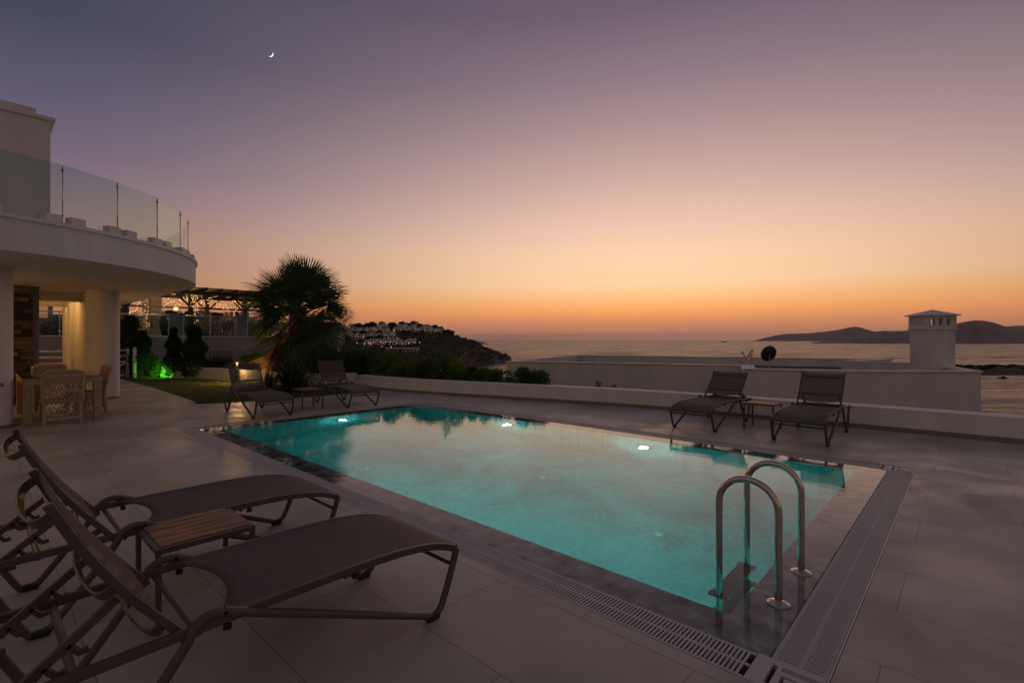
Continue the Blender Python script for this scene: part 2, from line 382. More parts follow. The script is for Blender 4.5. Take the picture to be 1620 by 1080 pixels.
for sx,sy,x0,x1,y0,y1 in ((1,-1,KX1-.045,OX1-.012,OY0+.01,KY0),(1,1,KX1-.045,OX1-.012,KY1,OY1-.01),(-1,-1,OX0+.01,KX0+.035,OY0+.01,KY0),(-1,1,OX0+.01,KX0+.035,KY1,OY1-.01)):
    m=MB()   # moulded corner: strips with open slots between them
    cx=lambda u: x0+(x1-x0)*(u if sx>0 else 1-u)
    cy=lambda v: y0+(y1-y0)*(v if sy>0 else 1-v)
    def bb(u0,u1,v0,v1,z=-.004):
        X=sorted((cx(u0),cx(u1)));Y=sorted((cy(v0),cy(v1))); m.box(X[0],X[1],Y[0],Y[1],-.03,z)
    bb(0,.26,0,1); bb(.26,.34,0,.18,-.0045); bb(.26,.34,.85,1,-.0045); bb(.34,1,.0,.16,-.0042); bb(.40,.92,.16,.22,-.012)
    bb(.34,.40,.16,.3,-.0046); bb(.92,1,.16,.3,-.0046); bb(.34,1,.30,.44,-.0043); bb(.34,.44,.44,1,-.0047)
    bb(.50,1,.50,1,-.0041); bb(.44,.50,.72,.86,-.0048); bb(.44,1,.44,.46,-.02)
    rel(m,pool).build('grate_corner',MT['grate'],pool)
m=MB(); m.box(OX1-.008,OX1-.003,OY0,OY1,-.06,.002)
rel(m,pool).build('edge_trim',MT['rail'],pool)
# underwater lights on the far and left walls and, out of sight, the near one
def pool_light(x,y,nx,ny,power,e1=.03):
    m=MB(); z=-.52; a=Vector((x,y,z)); n=Vector((nx,ny,0))
    m.tube([a,a+n*e1],[.125,.115],20)
    o=rel(m,pool).build('pool_lamp',MT['steel'],pool)
    m=MB(); m.tube([a+n*(e1+.0001),a+n*(e1*1.23)],[.078,.060],20)
    if e1>.01: e=rel(m,pool).build('lens',MT['lens'],o)
    ld=bpy.data.lights.new('pool_light','SPOT'); ld.energy=power; ld.color=(.42,1,.90); ld.shadow_soft_size=.03; ld.spot_size=R(165); ld.spot_blend=.8
    lo=bpy.data.objects.new('pool_light',ld); COL.objects.link(lo); l2=bpy.data.lights.new('pool_lamp_spill','POINT'); l2.energy=power*1.3; l2.color=(.7,1,.95); l2.shadow_soft_size=.02 if e1>.01 else .006; l2o=bpy.data.objects.new('pool_lamp_spill',l2); COL.objects.link(l2o); l2o.location=a+n*.14; lo.location=a+n*.05; lo.rotation_euler=Vector((nx,ny,-.22)).to_track_quat('-Z','Y').to_euler()
MT['lens']=emat('pool_lamp_lens',(.86,1,.93),9)
PW=10
for x in (-6.42,-3.62,-.99-.0): 
    if x<-1: pool_light(x,BY1,0,-1,PW)
pool_light(BX0,4.97,1,0,PW)
pool_light(-5.4,BY0,0,1,PW*2.0); pool_light(-2.9,BY0,0,1,PW*3.4)
for x,y in ((-6.5,3.9),(-3.6,3.7),(-6.4,5.6),(-2.4,4.9),(-4.4,5.4),(-8.1,4.3)):
    m=MB(); m.tube([(x,y,DEP),(x,y,DEP+.012)],[.055,.045],18)
    rel(m,pool).build('floor_inlet',MT['inlet'] if 'inlet' in MT else MT.setdefault('inlet',mat('pale_inlet',(.2,.62,.6),.4)),pool)
# water: lies over the basin and the coping, flush with the grating
wt=MB(); sheet(wt,KX0+.001,KX1-.001,KY0+.001,KY1-.001,-.009)
tag(wt.build('pool_water',water_mat('pool_water',.0016,3.2,stretch=(1,3.0,1))),kind='structure')

# pool ladder
ld=empty('pool_ladder',(-.805,3.38,-.02)); tag(ld,'stainless steel pool ladder with two arched handrails at the near right corner of the pool','pool ladder')
for yy in (3.12,3.64):
    P=[(-.805,yy,-.01),(-.805,yy,.50)]
    for i in range(1,16):
        t=PI*i/16; P.append((-.805-.167+.167*math.cos(t),yy,.505+.165*math.sin(t)))
    P+= [(-1.139,yy,.50),(-1.139,yy,-1.0)]
    m=MB(); m.tube(P,.021,14)
    h=rel(m,ld).build('handrail',MT['steel'],ld,smooth=True,auto=50)
    m=MB(); m.cyl(-.805,yy,-.021,-.004,.062,.060,28); m.cyl(-.805,yy,-.004,.010,.060,.030,28); 
    f=rel(m,ld).build('flange',MT['steel'],h,smooth=True,auto=40)
for z in (-.16,-.42,-.68):
    m=MB(); m.box(-1.19,-1.09,3.13,3.63,z-.014,z+.008)
    for i in range(7): m.box(-1.185,-1.095,3.16+i*.067,3.185+i*.067,z+.008,z+.0105)
    for yy in (3.12,3.64): m.box(-1.20,-1.08,yy-.022,yy+.022,z-.02,z+.012)
    rel(m,ld).build('step',MT['frame'],ld,bevel=.003)

# parapet and garden walls
w=empty('parapet_wall',(-4,10,0)); tag(w,'low white rendered parapet wall curving along the sea side of the terrace behind the loungers','wall')
m=MB(); wall_strip(m,PAR,.42,-3.2,.352); rel(m,w).build('wall_body',MT['white'],w)
m=MB(); off=[(x,y-.006) for x,y in PAR]; wall_strip(m,off,.43,.352,.372); rel(m,w).build('coping',MT['white_trim'],w)
m=MB(); wall_strip(m,[(x,y-.012) for x,y in PAR],.011,.002,.075); rel(m,w).build('skirting',MT['skirt'],w)
GW=smooth_path([(-26.3,4.75),(-23.7,4.95),(-21.3,5.85),(-19.3,6.25),(-17.0,6.75),(-15.4,7.35),(-14.37,8.2)])
w=empty('garden_wall',(-19,6.3,0)); tag(w,'curved white planter wall at the back of the lawn, lit warm by a bollard lamp','wall')
m=MB(); wall_strip(m,GW,.22,-.1,.41); rel(m,w).build('wall_body',MT['white'],w)
m=MB(); wall_strip(m,[(x,y-.006) for x,y in GW],.235,.41,.43); rel(m,w).build('coping',MT['white_trim'],w)

# lawn (a bed of turf a little above the paving) and planting soil
LAWN=[(-26.2,3.8),(-19,3.8),(-14.4,3.66),(-13.6,3.60),(-13.32,3.50),(-13.22,3.52),(-13.2,3.62),(-12.92,4.45),(-12.75,5.2),(-12.7,7.2),(-12.9,8.0),(-14.6,8.05)]
m=MB(); back=[(x,y+.05) for x,y in GW][::-1]
poly=LAWN+back
m.add([(x,y,.012) for x,y in poly],[tuple(range(len(poly)))]); m.add([(x,y,.012) for x,y in LAWN]+[(x,y,-.01) for x,y in LAWN],[(i,i+1,len(LAWN)+i+1,len(LAWN)+i) for i in range(len(LAWN)-1)])
tag(m.build('lawn',MT['lawn']),kind='structure')
m=MB(); strip=[p for p in PAR if -13.4<p[0]<-4.4]
for poly,zz in (([(x,y+.12) for x,y in GW]+[(-13.6,8.5),(-13.4,8.6),(-13.4,13.5),(-26.4,13.5)],.33),([(x,y+.3) for x,y in strip]+[(x-.3,y+1.9) for x,y in strip[::-1]],.10)):
    n_=len(poly); m.add([(x,y,zz) for x,y in poly],[tuple(range(n_))])
    m.add([(x,y,z) for z in (-4,zz) for x,y in poly],[(i,(i+1)%n_,n_+(i+1)%n_,n_+i) for i in range(n_)])
tag(m.build('planting_soil',MT['soil']),kind='structure')

# grass blades on the lawn
rnd=random.Random(4); from_poly=[Vector((x,y)) for x,y in LAWN+back]
def inside(x,y,P):
    c=False;n=len(P)
    for i in range(n):
        a=P[i];b_=P[i-1]
        if (a.y>y)!=(b_.y>y) and x<(b_.x-a.x)*(y-a.y)/(b_.y-a.y)+a.x: c=not c
    return c
m=MB()
for i in range(26000):
    u=rnd.random()**1.6; x=-12.7-12*u; y=rnd.uniform(3.5,8)
    if not inside(x,y,from_poly): continue
    h=rnd.uniform(.018,.045); a=rnd.uniform(0,2*PI); w_=.006+.002*u; dx,dy=math.cos(a)*w_,math.sin(a)*w_; lx,ly=rnd.uniform(-.02,.02),rnd.uniform(-.02,.02)
    m.add([(x-dx,y-dy,.01),(x+dx,y+dy,.01),(x+lx,y+ly,.012+h)],[(0,1,2)])
tag(m.build('grass',MT['leaf']),'short green grass blades covering the lawn behind the far loungers','grass',kind='stuff')

# ------------------------------------------------------------------ villa
V=empty('villa',(-15,0,0)); tag(V,'white villa with a curved overhanging balcony slab on round columns at the left','villa')
ARC=(-14.3,-.95); AR=4.57; ZS,ZT=2.75,3.21
arc=lambda r,d:(ARC[0]+r*math.cos(R(d)),ARC[1]+r*math.sin(R(d)))
outer=[(ARC[0]+AR+.0,-8)]+[arc(AR,d) for d in range(0,91,3)]+[(-24.2,ARC[1]+AR),(-24.2,-8)]
def vp(mb,name,mt,**k): return rel(mb,V).build(name,mt,V,**k)
m=MB(); m.prism(outer,ZS,ZT); s=vp(m,'balcony_slab',MT['white'])
lip=[(ARC[0]+AR+.035,-8)]+[arc(AR+.035,d) for d in range(0,91,3)]+[(-24.2,ARC[1]+AR+.035),(-24.2,-8)]
m=MB(); m.prism(lip,ZT,ZT+.055); rel(m,V).build('cornice',MT['white_trim'],V)
for cx_,cy_ in ((-12.30,.12),(-16.31,2.23)):
    m=MB(); m.cyl(cx_,cy_,.05,ZS-.002,.345,.345,56); c_=vp(m,'column',MT['white'],smooth=True,auto=40)
    m=MB(); m.cyl(cx_,cy_,0,.05,.36,.36,56); rel(m,V).build('column_base',MT['skirt'],c_,smooth=True,auto=40)
# lit back wall, pilasters and ceiling beams of the covered passage
m=MB(); m.box(-18.9,-16.5,1.95,2.2,0,ZS-.002); m.box(-22.6,-19.6,2.02,2.25,0,ZS-.002); m.box(-19.6,-18.9,1.86,2.3,0,ZS-.003)
vp(m,'passage_wall',MT['white'])
m=MB(); m.box(-24.0,-16.2,-3,-.1,0,ZS-.002); vp(m,'house_wall',MT['white'])
for x in (-17.7,-20.6): 
    m=MB(); m.box(x-.14,x+.14,-.1,1.95,ZS-.24,ZS-.003); vp(m,'ceiling_beam',MT['white'])
stone=mat('rough_stone_cladding',(.17,.14,.115),.9,var=.35,scale=5,bump=.012,bscale=14); t=stone.node_tree
br=t.nodes.new('ShaderNodeTexBrick'); br.inputs['Scale'].default_value=1; br.inputs['Brick Width'].default_value=.34; br.inputs['Row Height'].default_value=.085; br.inputs['Mortar Size'].default_value=.008
br.inputs['Color1'].default_value=(.9,.85,.8,1); br.inputs['Color2'].default_value=(.42,.4,.38,1); br.inputs['Mortar'].default_value=(.15,.14,.13,1)
mp=t.nodes.new('ShaderNodeMapping'); mp.inputs['Rotation'].default_value=(R(90),0,R(90)); t.links.new(t.nodes['Texture Coordinate'].outputs['Object'],mp.inputs[0]); t.links.new(mp.outputs[0],br.inputs['Vector'])
mx=t.nodes.new('ShaderNodeMix'); mx.data_type='RGBA'; mx.blend_type='MULTIPLY'; mx.inputs[0].default_value=1
t.links.new(t.nodes['Color Ramp'].outputs[0],mx.inputs[6]); t.links.new(br.outputs['Color'],mx.inputs[7]); t.links.new(mx.outputs[2],t.nodes['Principled BSDF'].inputs['Base Color'])
m=MB(); rs=random.Random(8)
z=0
while z<ZS-.01:                      # courses of thin stones standing unevenly proud
    h=rs.uniform(.05,.11); h=min(h,ZS-.004-z); y=-.5
    while y<.93:
        l=rs.uniform(.14,.42); l=min(l,.93-y); d=rs.uniform(0,.035)
        m.box(-16.35,-16.12+d,y,y+l-.006,z,z+h-.006); y+=l
    z+=h
m.box(-17.9,-16.2,-.5,.90,0,ZS-.003)
vp(m,'stone_pier',stone)
m=MB(); m.box(-17.9,-16.25,.905,1.045,0,ZS-.004); vp(m,'pier_return',MT['grey_wall'])
# upper storey block with its little cornice
UX,UY=-13.5,1.03
m=MB(); m.box(-19,UX,-8,UY,ZT+.055,5.86); vp(m,'upper_wall',MT['white'])
m=MB(); m.box(-19.05,UX+.06,-8,UY+.07,5.86,5.92); m.box(-19.0,UX+.01,-8,UY-.2,5.92,6.04); vp(m,'roof_edge',MT['white_trim'])
# balustrade: glass panels between slim posts, standing on pairs of white blocks
glass=bpy.data.materials.new('balustrade_glass'); glass.use_nodes=True; t=glass.node_tree; t.nodes.clear()
tr=t.nodes.new('ShaderNodeBsdfTransparent'); tr.inputs[0].default_value=(.80,.88,.86,1); gl=t.nodes.new('ShaderNodeBsdfGlossy'); gl.inputs['Roughness'].default_value=.02
fr=t.nodes.new('ShaderNodeFresnel'); fr.inputs[0].default_value=1.5; ge=t.nodes.new('ShaderNodeNewGeometry'); mm=t.nodes.new('ShaderNodeMath'); mm.operation='MULTIPLY_ADD'; mm.inputs[1].default_value=-.8333; mm.inputs[2].default_value=1.5; t.links.new(ge.outputs['Backfacing'],mm.inputs[0]); t.links.new(mm.outputs[0],fr.inputs[0]); mx=t.nodes.new('ShaderNodeMixShader'); o_=t.nodes.new('ShaderNodeOutputMaterial')
t.links.new(fr.outputs[0],mx.inputs[0]); t.links.new(tr.outputs[0],mx.inputs[1]); t.links.new(gl.outputs[0],mx.inputs[2]); t.links.new(mx.outputs[0],o_.inputs[0])
MT['glass']=glass
RB=AR-.14
bal=empty('glass_balustrade',(ARC[0],ARC[1],ZT+.055)); bal.parent=V; bal.location=(ARC[0]+15,ARC[1],ZT+.055); KIDS.setdefault(V.name,[]).append(bal)
class _o: pass
bo=_o(); bo.location=Vector((ARC[0],ARC[1],ZT+.055)); bo.rotation_euler=Vector((0,0,0))
post_deg=[-14,-1,12,25,36.1,48.3,61,72,80,88]
PPt=[arc(RB,d) for d in post_deg]+[(-16.2,ARC[1]+RB),(-18,ARC[1]+RB),(-20,ARC[1]+RB)]
for i,(x,y) in enumerate(PPt):
    m=MB(); m.cyl(x,y,ZT+.055,ZT+.97,.009,.009,10); m.ball((x,y,ZT+.90),.023,10); m.ball((x,y,ZT+.2),.02,10)
    rel(m,bo).build('post',MT['rail'],bal,smooth=True)
    if i<len(PPt)-1:
        x2,y2=PPt[i+1]; a=Vector((x,y)); c=Vector((x2,y2)); d=(c-a).normalized(); a=a+d*.02; c=c-d*.02; k2=8
        m=MB(); m.bar((a.x,a.y,ZT+.53),(c.x,c.y,ZT+.53),.010,.90); rel(m,bo).build('glass_panel',glass,bal)
        for f in (.17,.83) if i<10 else ():
            pc=Vector((x,y)).lerp(Vector((x2,y2)),f); rr=(pc-Vector(ARC)).normalized(); tt=Vector((-rr.y,rr.x)); pc=Vector(ARC)+rr*(AR-.085)
            m=MB(); m.obox((pc.x,pc.y,ZT+.055+.062),(tt.x*.105,tt.y*.105,0),(rr.x*.07,rr.y*.07,0),(0,0,.062)); rel(m,bo).build('clamp_block',MT['white_trim'],bal,bevel=.008)
# recessed ceiling lamps of the passage
for x,y,p in ((-18.3,1.15,22),(-21.2,1.2,15),(-11.4,-2.3,9),(-14.6,-1.2,30)):
    if not p: continue
    m=MB(); m.cyl(x,y,ZS-.012,ZS-.001,.07,.07,20); f=vp(m,'ceiling_lamp',MT['steel'])
    m=MB(); m.cyl(x,y,ZS-.016,ZS-.0121,.055,.055,20); rel(m,V).build('lamp_glass',MT['lampglow'],f)
    l_=bpy.data.lights.new('passage_light','POINT'); l_.energy=p; l_.color=(1,.52,.15); l_.shadow_soft_size=.06
    lo=bpy.data.objects.new('passage_light',l_); COL.objects.link(lo); lo.location=(x,y,ZS-.18)
# wooden ledge on the near column
m=MB(); m.box(-11.92,-11.56,-.35,.33,.735,.775); m.box(-11.9,-11.65,-.18,-.14,.66,.735); m.box(-11.9,-11.65,.14,.18,.66,.735)
lo=rel(m,V).build('wooden_ledge',MT['teak'],V)

# ------------------------------------------------------------------ sun loungers (front toward +y, head toward -y)
def curve(pts,k=6):
    P=[Vector(p) for p in pts]; out=[]
    for i in range(len(P)-1):
        a=P[max(0,i-1)];b=P[i];c=P[i+1];d=P[min(len(P)-1,i+2)]
        for j in range(k):
            t=j/k; out.append(.5*((2*b)+(c-a)*t+(2*a-5*b+4*c-d)*t*t+(3*b-a-3*c+d)*t**3))
    out.append(P[-1]); return out
RAILP=[(.17,.325),(.10,.355),(.02,.381),(-.10,.403),(-.28,.418),(-.6,.422),(-1.17,.415),(-1.72,.400)]
def rail_z(y):
    P=RAILP
    for i in range(len(P)-1):
        if P[i][0]>=y>=P[i+1][0]:
            t=(P[i][0]-y)/(P[i][0]-P[i+1][0]); return P[i][1]+(P[i+1][1]-P[i][1])*t
    return P[-1][1]
def make_lounger(label,loc,rz,ang=58,blen=.63,dense=True):
    Lo=empty('sun_lounger',loc,rz); tag(Lo,label,'sun lounger','taupe sling sun loungers round the pool')
    hw=.335
    for s in (-1,1):
        m=MB(); m.sweep(curve([(s*hw,y,z) for y,z in RAILP],4),.024,.036,(1,0,0))
        m.build('side_rail',MT['frame'],Lo,bevel=.004)
        # one bent tube: front leg, foot, long diagonal, arch over the rail, rear foot, rear leg
        x=s*(hw+.012)
        P=[(x,.165,.335),(x,.135,.24),(x,.075,.09),(x,.045,.038),(x,.0,.022),(x,-.06,.042),(x,-.93,.415),(x,-1.01,.449),(x,-1.07,.455),(x,-1.12,.425),(x,-1.16,.35),(x,-1.385,.055),(x,-1.42,.026),(x,-1.46,.022),(x,-1.50,.045),(x,-1.66,.37),(x,-1.68,.41)]
        m=MB(); C_=curve(P,5); m.tube(C_,.0185,10); lg=m.build('leg_tube',MT['frame'],Lo,smooth=True,auto=60)
        for y in (0,-1.44):
            m=MB(); m.box(x-.021,x+.021,y-.04,y+.035,0,.034); m.build('rubber_foot',MT['rubber'],lg,bevel=.008)
        for y in (-.45,-1.0):    # little hook under the rail
            m=MB(); zz=rail_z(y)-.02; m.tube([(s*(hw+.001),y-.012,zz-.012),(s*(hw+.001),y+.012,zz-.016)],[.014,.013],10)
            m.build('glide',MT['rubber'],Lo)
    for y,dz,w_ in ((.168,.0,.03),(.12,-.085,.016),(-.5,-.02,.018),(-1.10,-.02,.018),(-1.45,-.012,.02),(-1.70,0,.02)):
        m=MB(); z=rail_z(y)+dz
        if w_==.03: m.bar((-hw,y,z),(hw,y,z),.026,.042)
        else: m.tube([(-hw,y,z),(hw,y,z)],w_*.7,8)
        m.build('cross_bar',MT['frame'],Lo)
    # seat sling, sagging a little, its rear edge scooped
    m=MB(); nx,ny=10,22; vs=[];th=.004
    for k in (0,1):
        for j in range(ny+1):
            for i in range(nx+1):
                u=-1+2*i/nx; v=j/ny; y1=-1.03+.11*(1-u*u); y=.155+(y1-.155)*v
                z=rail_z(y)+.016-.014*(1-u*u)*math.sin(PI*min(1,v*1.05))-k*th
                vs.append((u*(hw-.006),y,z))
    A=(nx+1)*(ny+1); fs=[]
    for j in range(ny):
        for i in range(nx):
            a=j*(nx+1)+i; fs.append((a,a+1,a+nx+2,a+nx+1)); fs.append((A+a+nx+1,A+a+nx+2,A+a+1,A+a))
    for i in range(nx): a=i; fs.append((A+a,A+a+1,a+1,a)); a=ny*(nx+1)+i; fs.append((a,a+1,A+a+1,A+a))
    m.add(vs,fs); m.build('seat_sling',MT['sling'],Lo,smooth=True)
    # backrest
    ca,sa=math.cos(R(ang)),math.sin(R(ang)); y0,z0=-1.17,.435
    def bp(x,d,o=0):            # d up along the back, o outward to the sitting side
        bend=.035*math.sin(PI*min(1,max(0,d/blen)))-.05*max(0,(d/blen-.78))
        o=o-bend*.6
        return (x,y0-ca*d+sa*o,z0+sa*d+ca*o)
    bw=hw-.028
    for s in (-1,1):
        bf=MB(); P=[Vector(bp(s*bw,-.07+ (blen+.08)*i/12)) for i in range(13)]
        bf.sweep(P,.022,.029,(1,0,0))
        bfo=bf.build('back_stile',MT['frame'],Lo,bevel=.003)
    for d in (.04,.27,blen-.03):       # bows behind the cloth
        m=MB(); P=[bp(bw*math.cos(PI*i/14),d,-.015-.062*math.sin(PI*i/14)**.6) for i in range(15)]
        m.sweep(P,.034,.008,(0,-ca,sa))
        m.build('bow_bar',MT['frame'],Lo)
    m=MB(); vs=[]; nx,ny=10,14
    for k in (0,1):
        for j in range(ny+1):
            for i in range(nx+1):
                u=-1+2*i/nx; v=j/ny; d0=.10-.05*(1-u*u); d1=blen-.005
                vs.append(bp(u*(bw-.004),d0+(d1-d0)*v,.018-.010*(1-u*u)-k*th))
    A=(nx+1)*(ny+1); fs=[]
    for j in range(ny):
        for i in range(nx):
            a=j*(nx+1)+i; fs.append((a,a+1,a+nx+2,a+nx+1)); fs.append((A+a+nx+1,A+a+nx+2,A+a+1,A+a))
    for i in range(nx): a=i; fs.append((A+a,A+a+1,a+1,a)); a=ny*(nx+1)+i; fs.append((a,a+1,A+a+1,A+a))
    m.add(vs,fs); m.build('back_sling',MT['sling_back'],Lo,smooth=True)
    for s in (-1,1):    # notched support bars resting on the rear cross bar
        x=s*(bw-.045); a=Vector(bp(x,.22,-.03)); 
        e=Vector((x,-1.70-.10,.22)) if ang>50 else Vector((x,-1.86,.33))
        m=MB(); m.bar(a,e,.022,.030)
        d=(e-a).normalized(); nrm=Vector((0,d.z,-d.y)); nrm=nrm if nrm.z<0 else -nrm; l=(e-a).length
        for i in range(5):
            c=a+d*(l*(.28+.13*i)); 
            m.bar(c,c+nrm*.056,.018,.022,up=(1,0,0)); c2=c+nrm*.052; m.bar(c2,c2-d*.022+nrm*.012,.018,.014,up=(1,0,0)); m.bar(c+d*.012+nrm*.01,c+d*.034+nrm*.012,.018,.02,up=(1,0,0))
        m.build('notched_support',MT['rubber'] if False else MT['frame'],Lo,bevel=.002)
    return Lo
make_lounger('brown mesh sun lounger nearest the camera, right of the wooden side table',(-2.465,1.67,0),0,57)
make_lounger('brown mesh sun lounger left of the wooden table, second from the camera',(-3.80,1.67,0),0,57)
make_lounger('lounger before the bollard lamp, warm light showing through its raised back',(-9.985,3.935,0),R(-90),60)
make_lounger('lounger at the far pool corner, right of the dark spiky bush',(-10.06,5.92,0),R(-90),60)
make_lounger('lounger by the low parapet left of the small teak table',(-3.39,8.17,0),PI+R(-1),44)
make_lounger('lounger by the low parapet right of the small teak table',(-1.815,8.135,0),PI,52)

def make_table(label,loc,rz=0,h=.42):
    T=empty('side_table',loc,rz); tag(T,label,'side table','small teak topped side tables between loungers')
    a=.225
    for x in (-1,1):
        for y in (-1,1):
            m=MB(); m.box(x*a-.012,x*a+.012,y*a-.012,y*a+.012,0,h-.014); m.build('leg',MT['frame'],T,bevel=.002)
    m=MB()
    m.box(-a-.013,-a+.011,-a-.013,a+.013,h-.0138,h+.014); m.box(a-.011,a+.013,-a-.013,a+.013,h-.0138,h+.014)
    m.box(-a+.011,a-.011,-a-.013,-a+.011,h-.0138,h+.014); m.box(-a+.011,a-.011,a-.011,a+.013,h-.0138,h+.014)
    m.build('frame',MT['frame'],T,bevel=.002)
    m=MB(); n=6; w_=(2*a-.024)/n
    for i in range(n): x=-a+.0125+i*w_; m.box(x,x+w_-.005,-a+.012,a-.012,h+.002,h+.019)
    m.build('slat_top',MT['teak'],T,bevel=.002)
make_table('small teak slat side table standing between the two nearest loungers',(-3.26,.86,0))
make_table('small side table between the two loungers at the far end of the pool',(-10.6,4.93,0),R(90))
make_table('small teak topped side table between the two loungers by the parapet',(-2.58,9.05,0),0)

# ------------------------------------------------------------------ wicker dining set
def lattice(mb, o, ux, uy, w, h, step=.055, t=.007, flat=.004):     # diamond openwork in a plane
    o=Vector(o);ux=Vector(ux).normalized();uy=Vector(uy).normalized();n=ux.cross(uy)
    for sg in (1,-1):
        k=-h*1.4
        c=-(h/1.5)
        x=-h/1.6
        while x<w+h/1.6:
            # line from (x,0) rising with slope 1.6
            x0,y0=x,0; x1,y1=x+h/1.6,h
            if x0<0: y0=(0-x0)*1.6; x0=0
            if x1>w: y1=h-(x1-w)*1.6; x1=w
            if y1>y0+.01:
                a=(x0,y0);b=(x1,y1)
                if sg<0: a=(w-x0,y0); b=(w-x1,y1)
                pa=o+ux*a[0]+uy*a[1]+n*sg*.003; pb=o+ux*b[0]+uy*b[1]+n*sg*.003
                mb.bar(pa,pb,t,flat,up=n)
            x+=step
DT=empty('dining_table',(-13.17,1.11,0)); tag(DT,'rectangular beige wicker dining table with a dark glass top beside the columns','table')
tw,tl=.54,1.05
for x in (-1,1):
    for y in (-1,1):
        m=MB(); m.box(x*(tl-.065)-.06,x*(tl-.065)+.06,y*(tw-.065)-.06,y*(tw-.065)+.06,0,.70); m.build('leg',MT['wicker'],DT,bevel=.008)
m=MB()
for y in (-1,1): m.box(-tl,tl,y*tw-.03 if y>0 else -tw,tw if y>0 else -tw+.03,.70,.815)
for x in (-1,1): m.box(tl-.03 if x>0 else -tl,tl if x>0 else -tl+.03,-tw+.03,tw-.03,.70,.815)
m.build('apron',MT['wicker'],DT)
m=MB(); m.box(-tl,tl,-tw,tw,.816,.828); m.build('glass_top',MT['darkglass'],DT,bevel=.003)
m=MB(); lattice(m,(-tl+.12,-tw+.09,.08),(1,0,0),(0,0,1),2*tl-.24,.6,.075,.012,.006); m.build('lattice_panel',MT['wicker'],DT)
def make_chair(label,loc,rz):      # faces +x, back at -x
    C=empty('wicker_chair',loc,rz); tag(C,label,'chair','beige wicker chairs round the dining table')
    w=.265
    for y in (-1,1):
        m=MB(); m.bar((-.27,y*(w-.02),0),(-.235,y*(w-.02),.42),.05,.05,up=(0,1,0)); m.build('leg',MT['wicker'],C,bevel=.008)
        m=MB(); m.bar((.24,y*(w-.02),0),(.235,y*(w-.02),.42),.05,.05,up=(0,1,0)); m.build('leg',MT['wicker'],C,bevel=.008)
        m=MB(); m.tube([(.25,y*w,.42),(.25,y*w,.60),(.2,y*w,.64),(-.26,y*w,.66)],.028,8); m.build('armrest',MT['wicker'],C,smooth=True,auto=50)
    m=MB(); m.box(-.24,.27,-w+.01,w-.01,.36,.43); m.build('seat',MT['wicker'],C,bevel=.015)
    m=MB(); P=[(-.24,-w,.40),(-.29,-w,.66),(-.345,-w,.90),(-.35,-w+.06,.94),(-.352,0,.945),(-.35,w-.06,.94),(-.345,w,.90),(-.29,w,.66),(-.24,w,.40)]
    m.tube(P,.028,8); 
    m.obox((-.335,0,.885),(0,w-.02,0),(.011,0,-.048*0),(.01,0,.045)); m.obox((-.275,0,.60),(0,w-.02,0),(.011,0,0),(.008,0,.045)); m.obox((-.262,0,.10),(0,w-.02,0),(.011,0,0),(.003,0,.02))
    b_=m.build('backrest',MT['wicker'],C,smooth=True,auto=50)
    d=Vector((-.06,0,.24)).normalized()
    m=MB(); lattice(m,(-.283,-w+.02,.645),(0,1,0),d,2*w-.04,.20,.042,.011,.006); lattice(m,(-.262,-w+.02,.11),(0,1,0),(-.02,0,.5),2*w-.04,.45,.058,.012,.006)
    for y in (-1,1): lattice(m,(-.24,y*(w-.015),.08),(1,0,0),(0,0,1),.48,.30,.058,.012,.006)
    m.build('lattice_panel',MT['wicker'],b_)
make_chair('wicker chair with its openwork back to the camera at the near end of the table',(-12.12,1.07,0),PI)
make_chair('wicker chair at the far end of the table, only its top showing',(-14.55,1.12,0),0)
make_chair('wicker chair turned at the right side of the table, in front of the round column',(-13.55,1.58,0),R(-84))
make_chair('wicker chair at the left side of the table, half hidden by the near column',(-13.2,.22,0),R(90))

# ------------------------------------------------------------------ plants
def leaf_quad(m,p,d,n,l,w):
    s_=d.cross(n); 
    if s_.length<1e-4: s_=Vector((1,0,0))
    s_=s_.normalized()*w/2
    m.add([p,p+d*l*.45+s_,p+d*l,p+d*l*.45-s_],[(0,1,2,3)])
def rvec(r): 
    while True:
        v=Vector((r.uniform(-1,1),r.uniform(-1,1),r.uniform(-1,1)))
        if .05<v.length<1: return v.normalized()
def bush(name,label,cat,c,rx,ry,rz,n,ls,mt,seed=1,group=None,stems=6,up=.35):
    r=random.Random(seed); B=empty(name,(c[0],c[1],c[2])); tag(B,label,cat,group)
    m=MB(); lumps=[]
    for i in range(9+int(rx*4)):
        a=rvec(r); lumps.append((Vector((a.x*rx*.62,a.y*ry*.62,rz*(.95+.62*a.z))),r.uniform(.32,.55)))
    for i in range(n):
        lc,lr=r.choice(lumps); v=rvec(r)*(r.random()**.4)
        p=lc+Vector((v.x*rx*lr,v.y*ry*lr,v.z*rz*lr*1.05))
        if p.z<.02: p.z=abs(p.z)+.02
        d=(v*.7+rvec(r)*.6+Vector((0,0,up))).normalized(); leaf_quad(m,p,d,rvec(r),ls*r.uniform(.6,1.3),ls*.42)
    m.build('foliage',mt,B)
    m=MB()
    for lc,lr in lumps[:stems]:
        m.tube([(lc.x*.15,lc.y*.15,0),(lc.x*.5,lc.y*.5,lc.z*.5),(lc.x,lc.y,lc.z)],[.018,.012,.006],5)
    m.build('stem',MT['bark'],B); return B
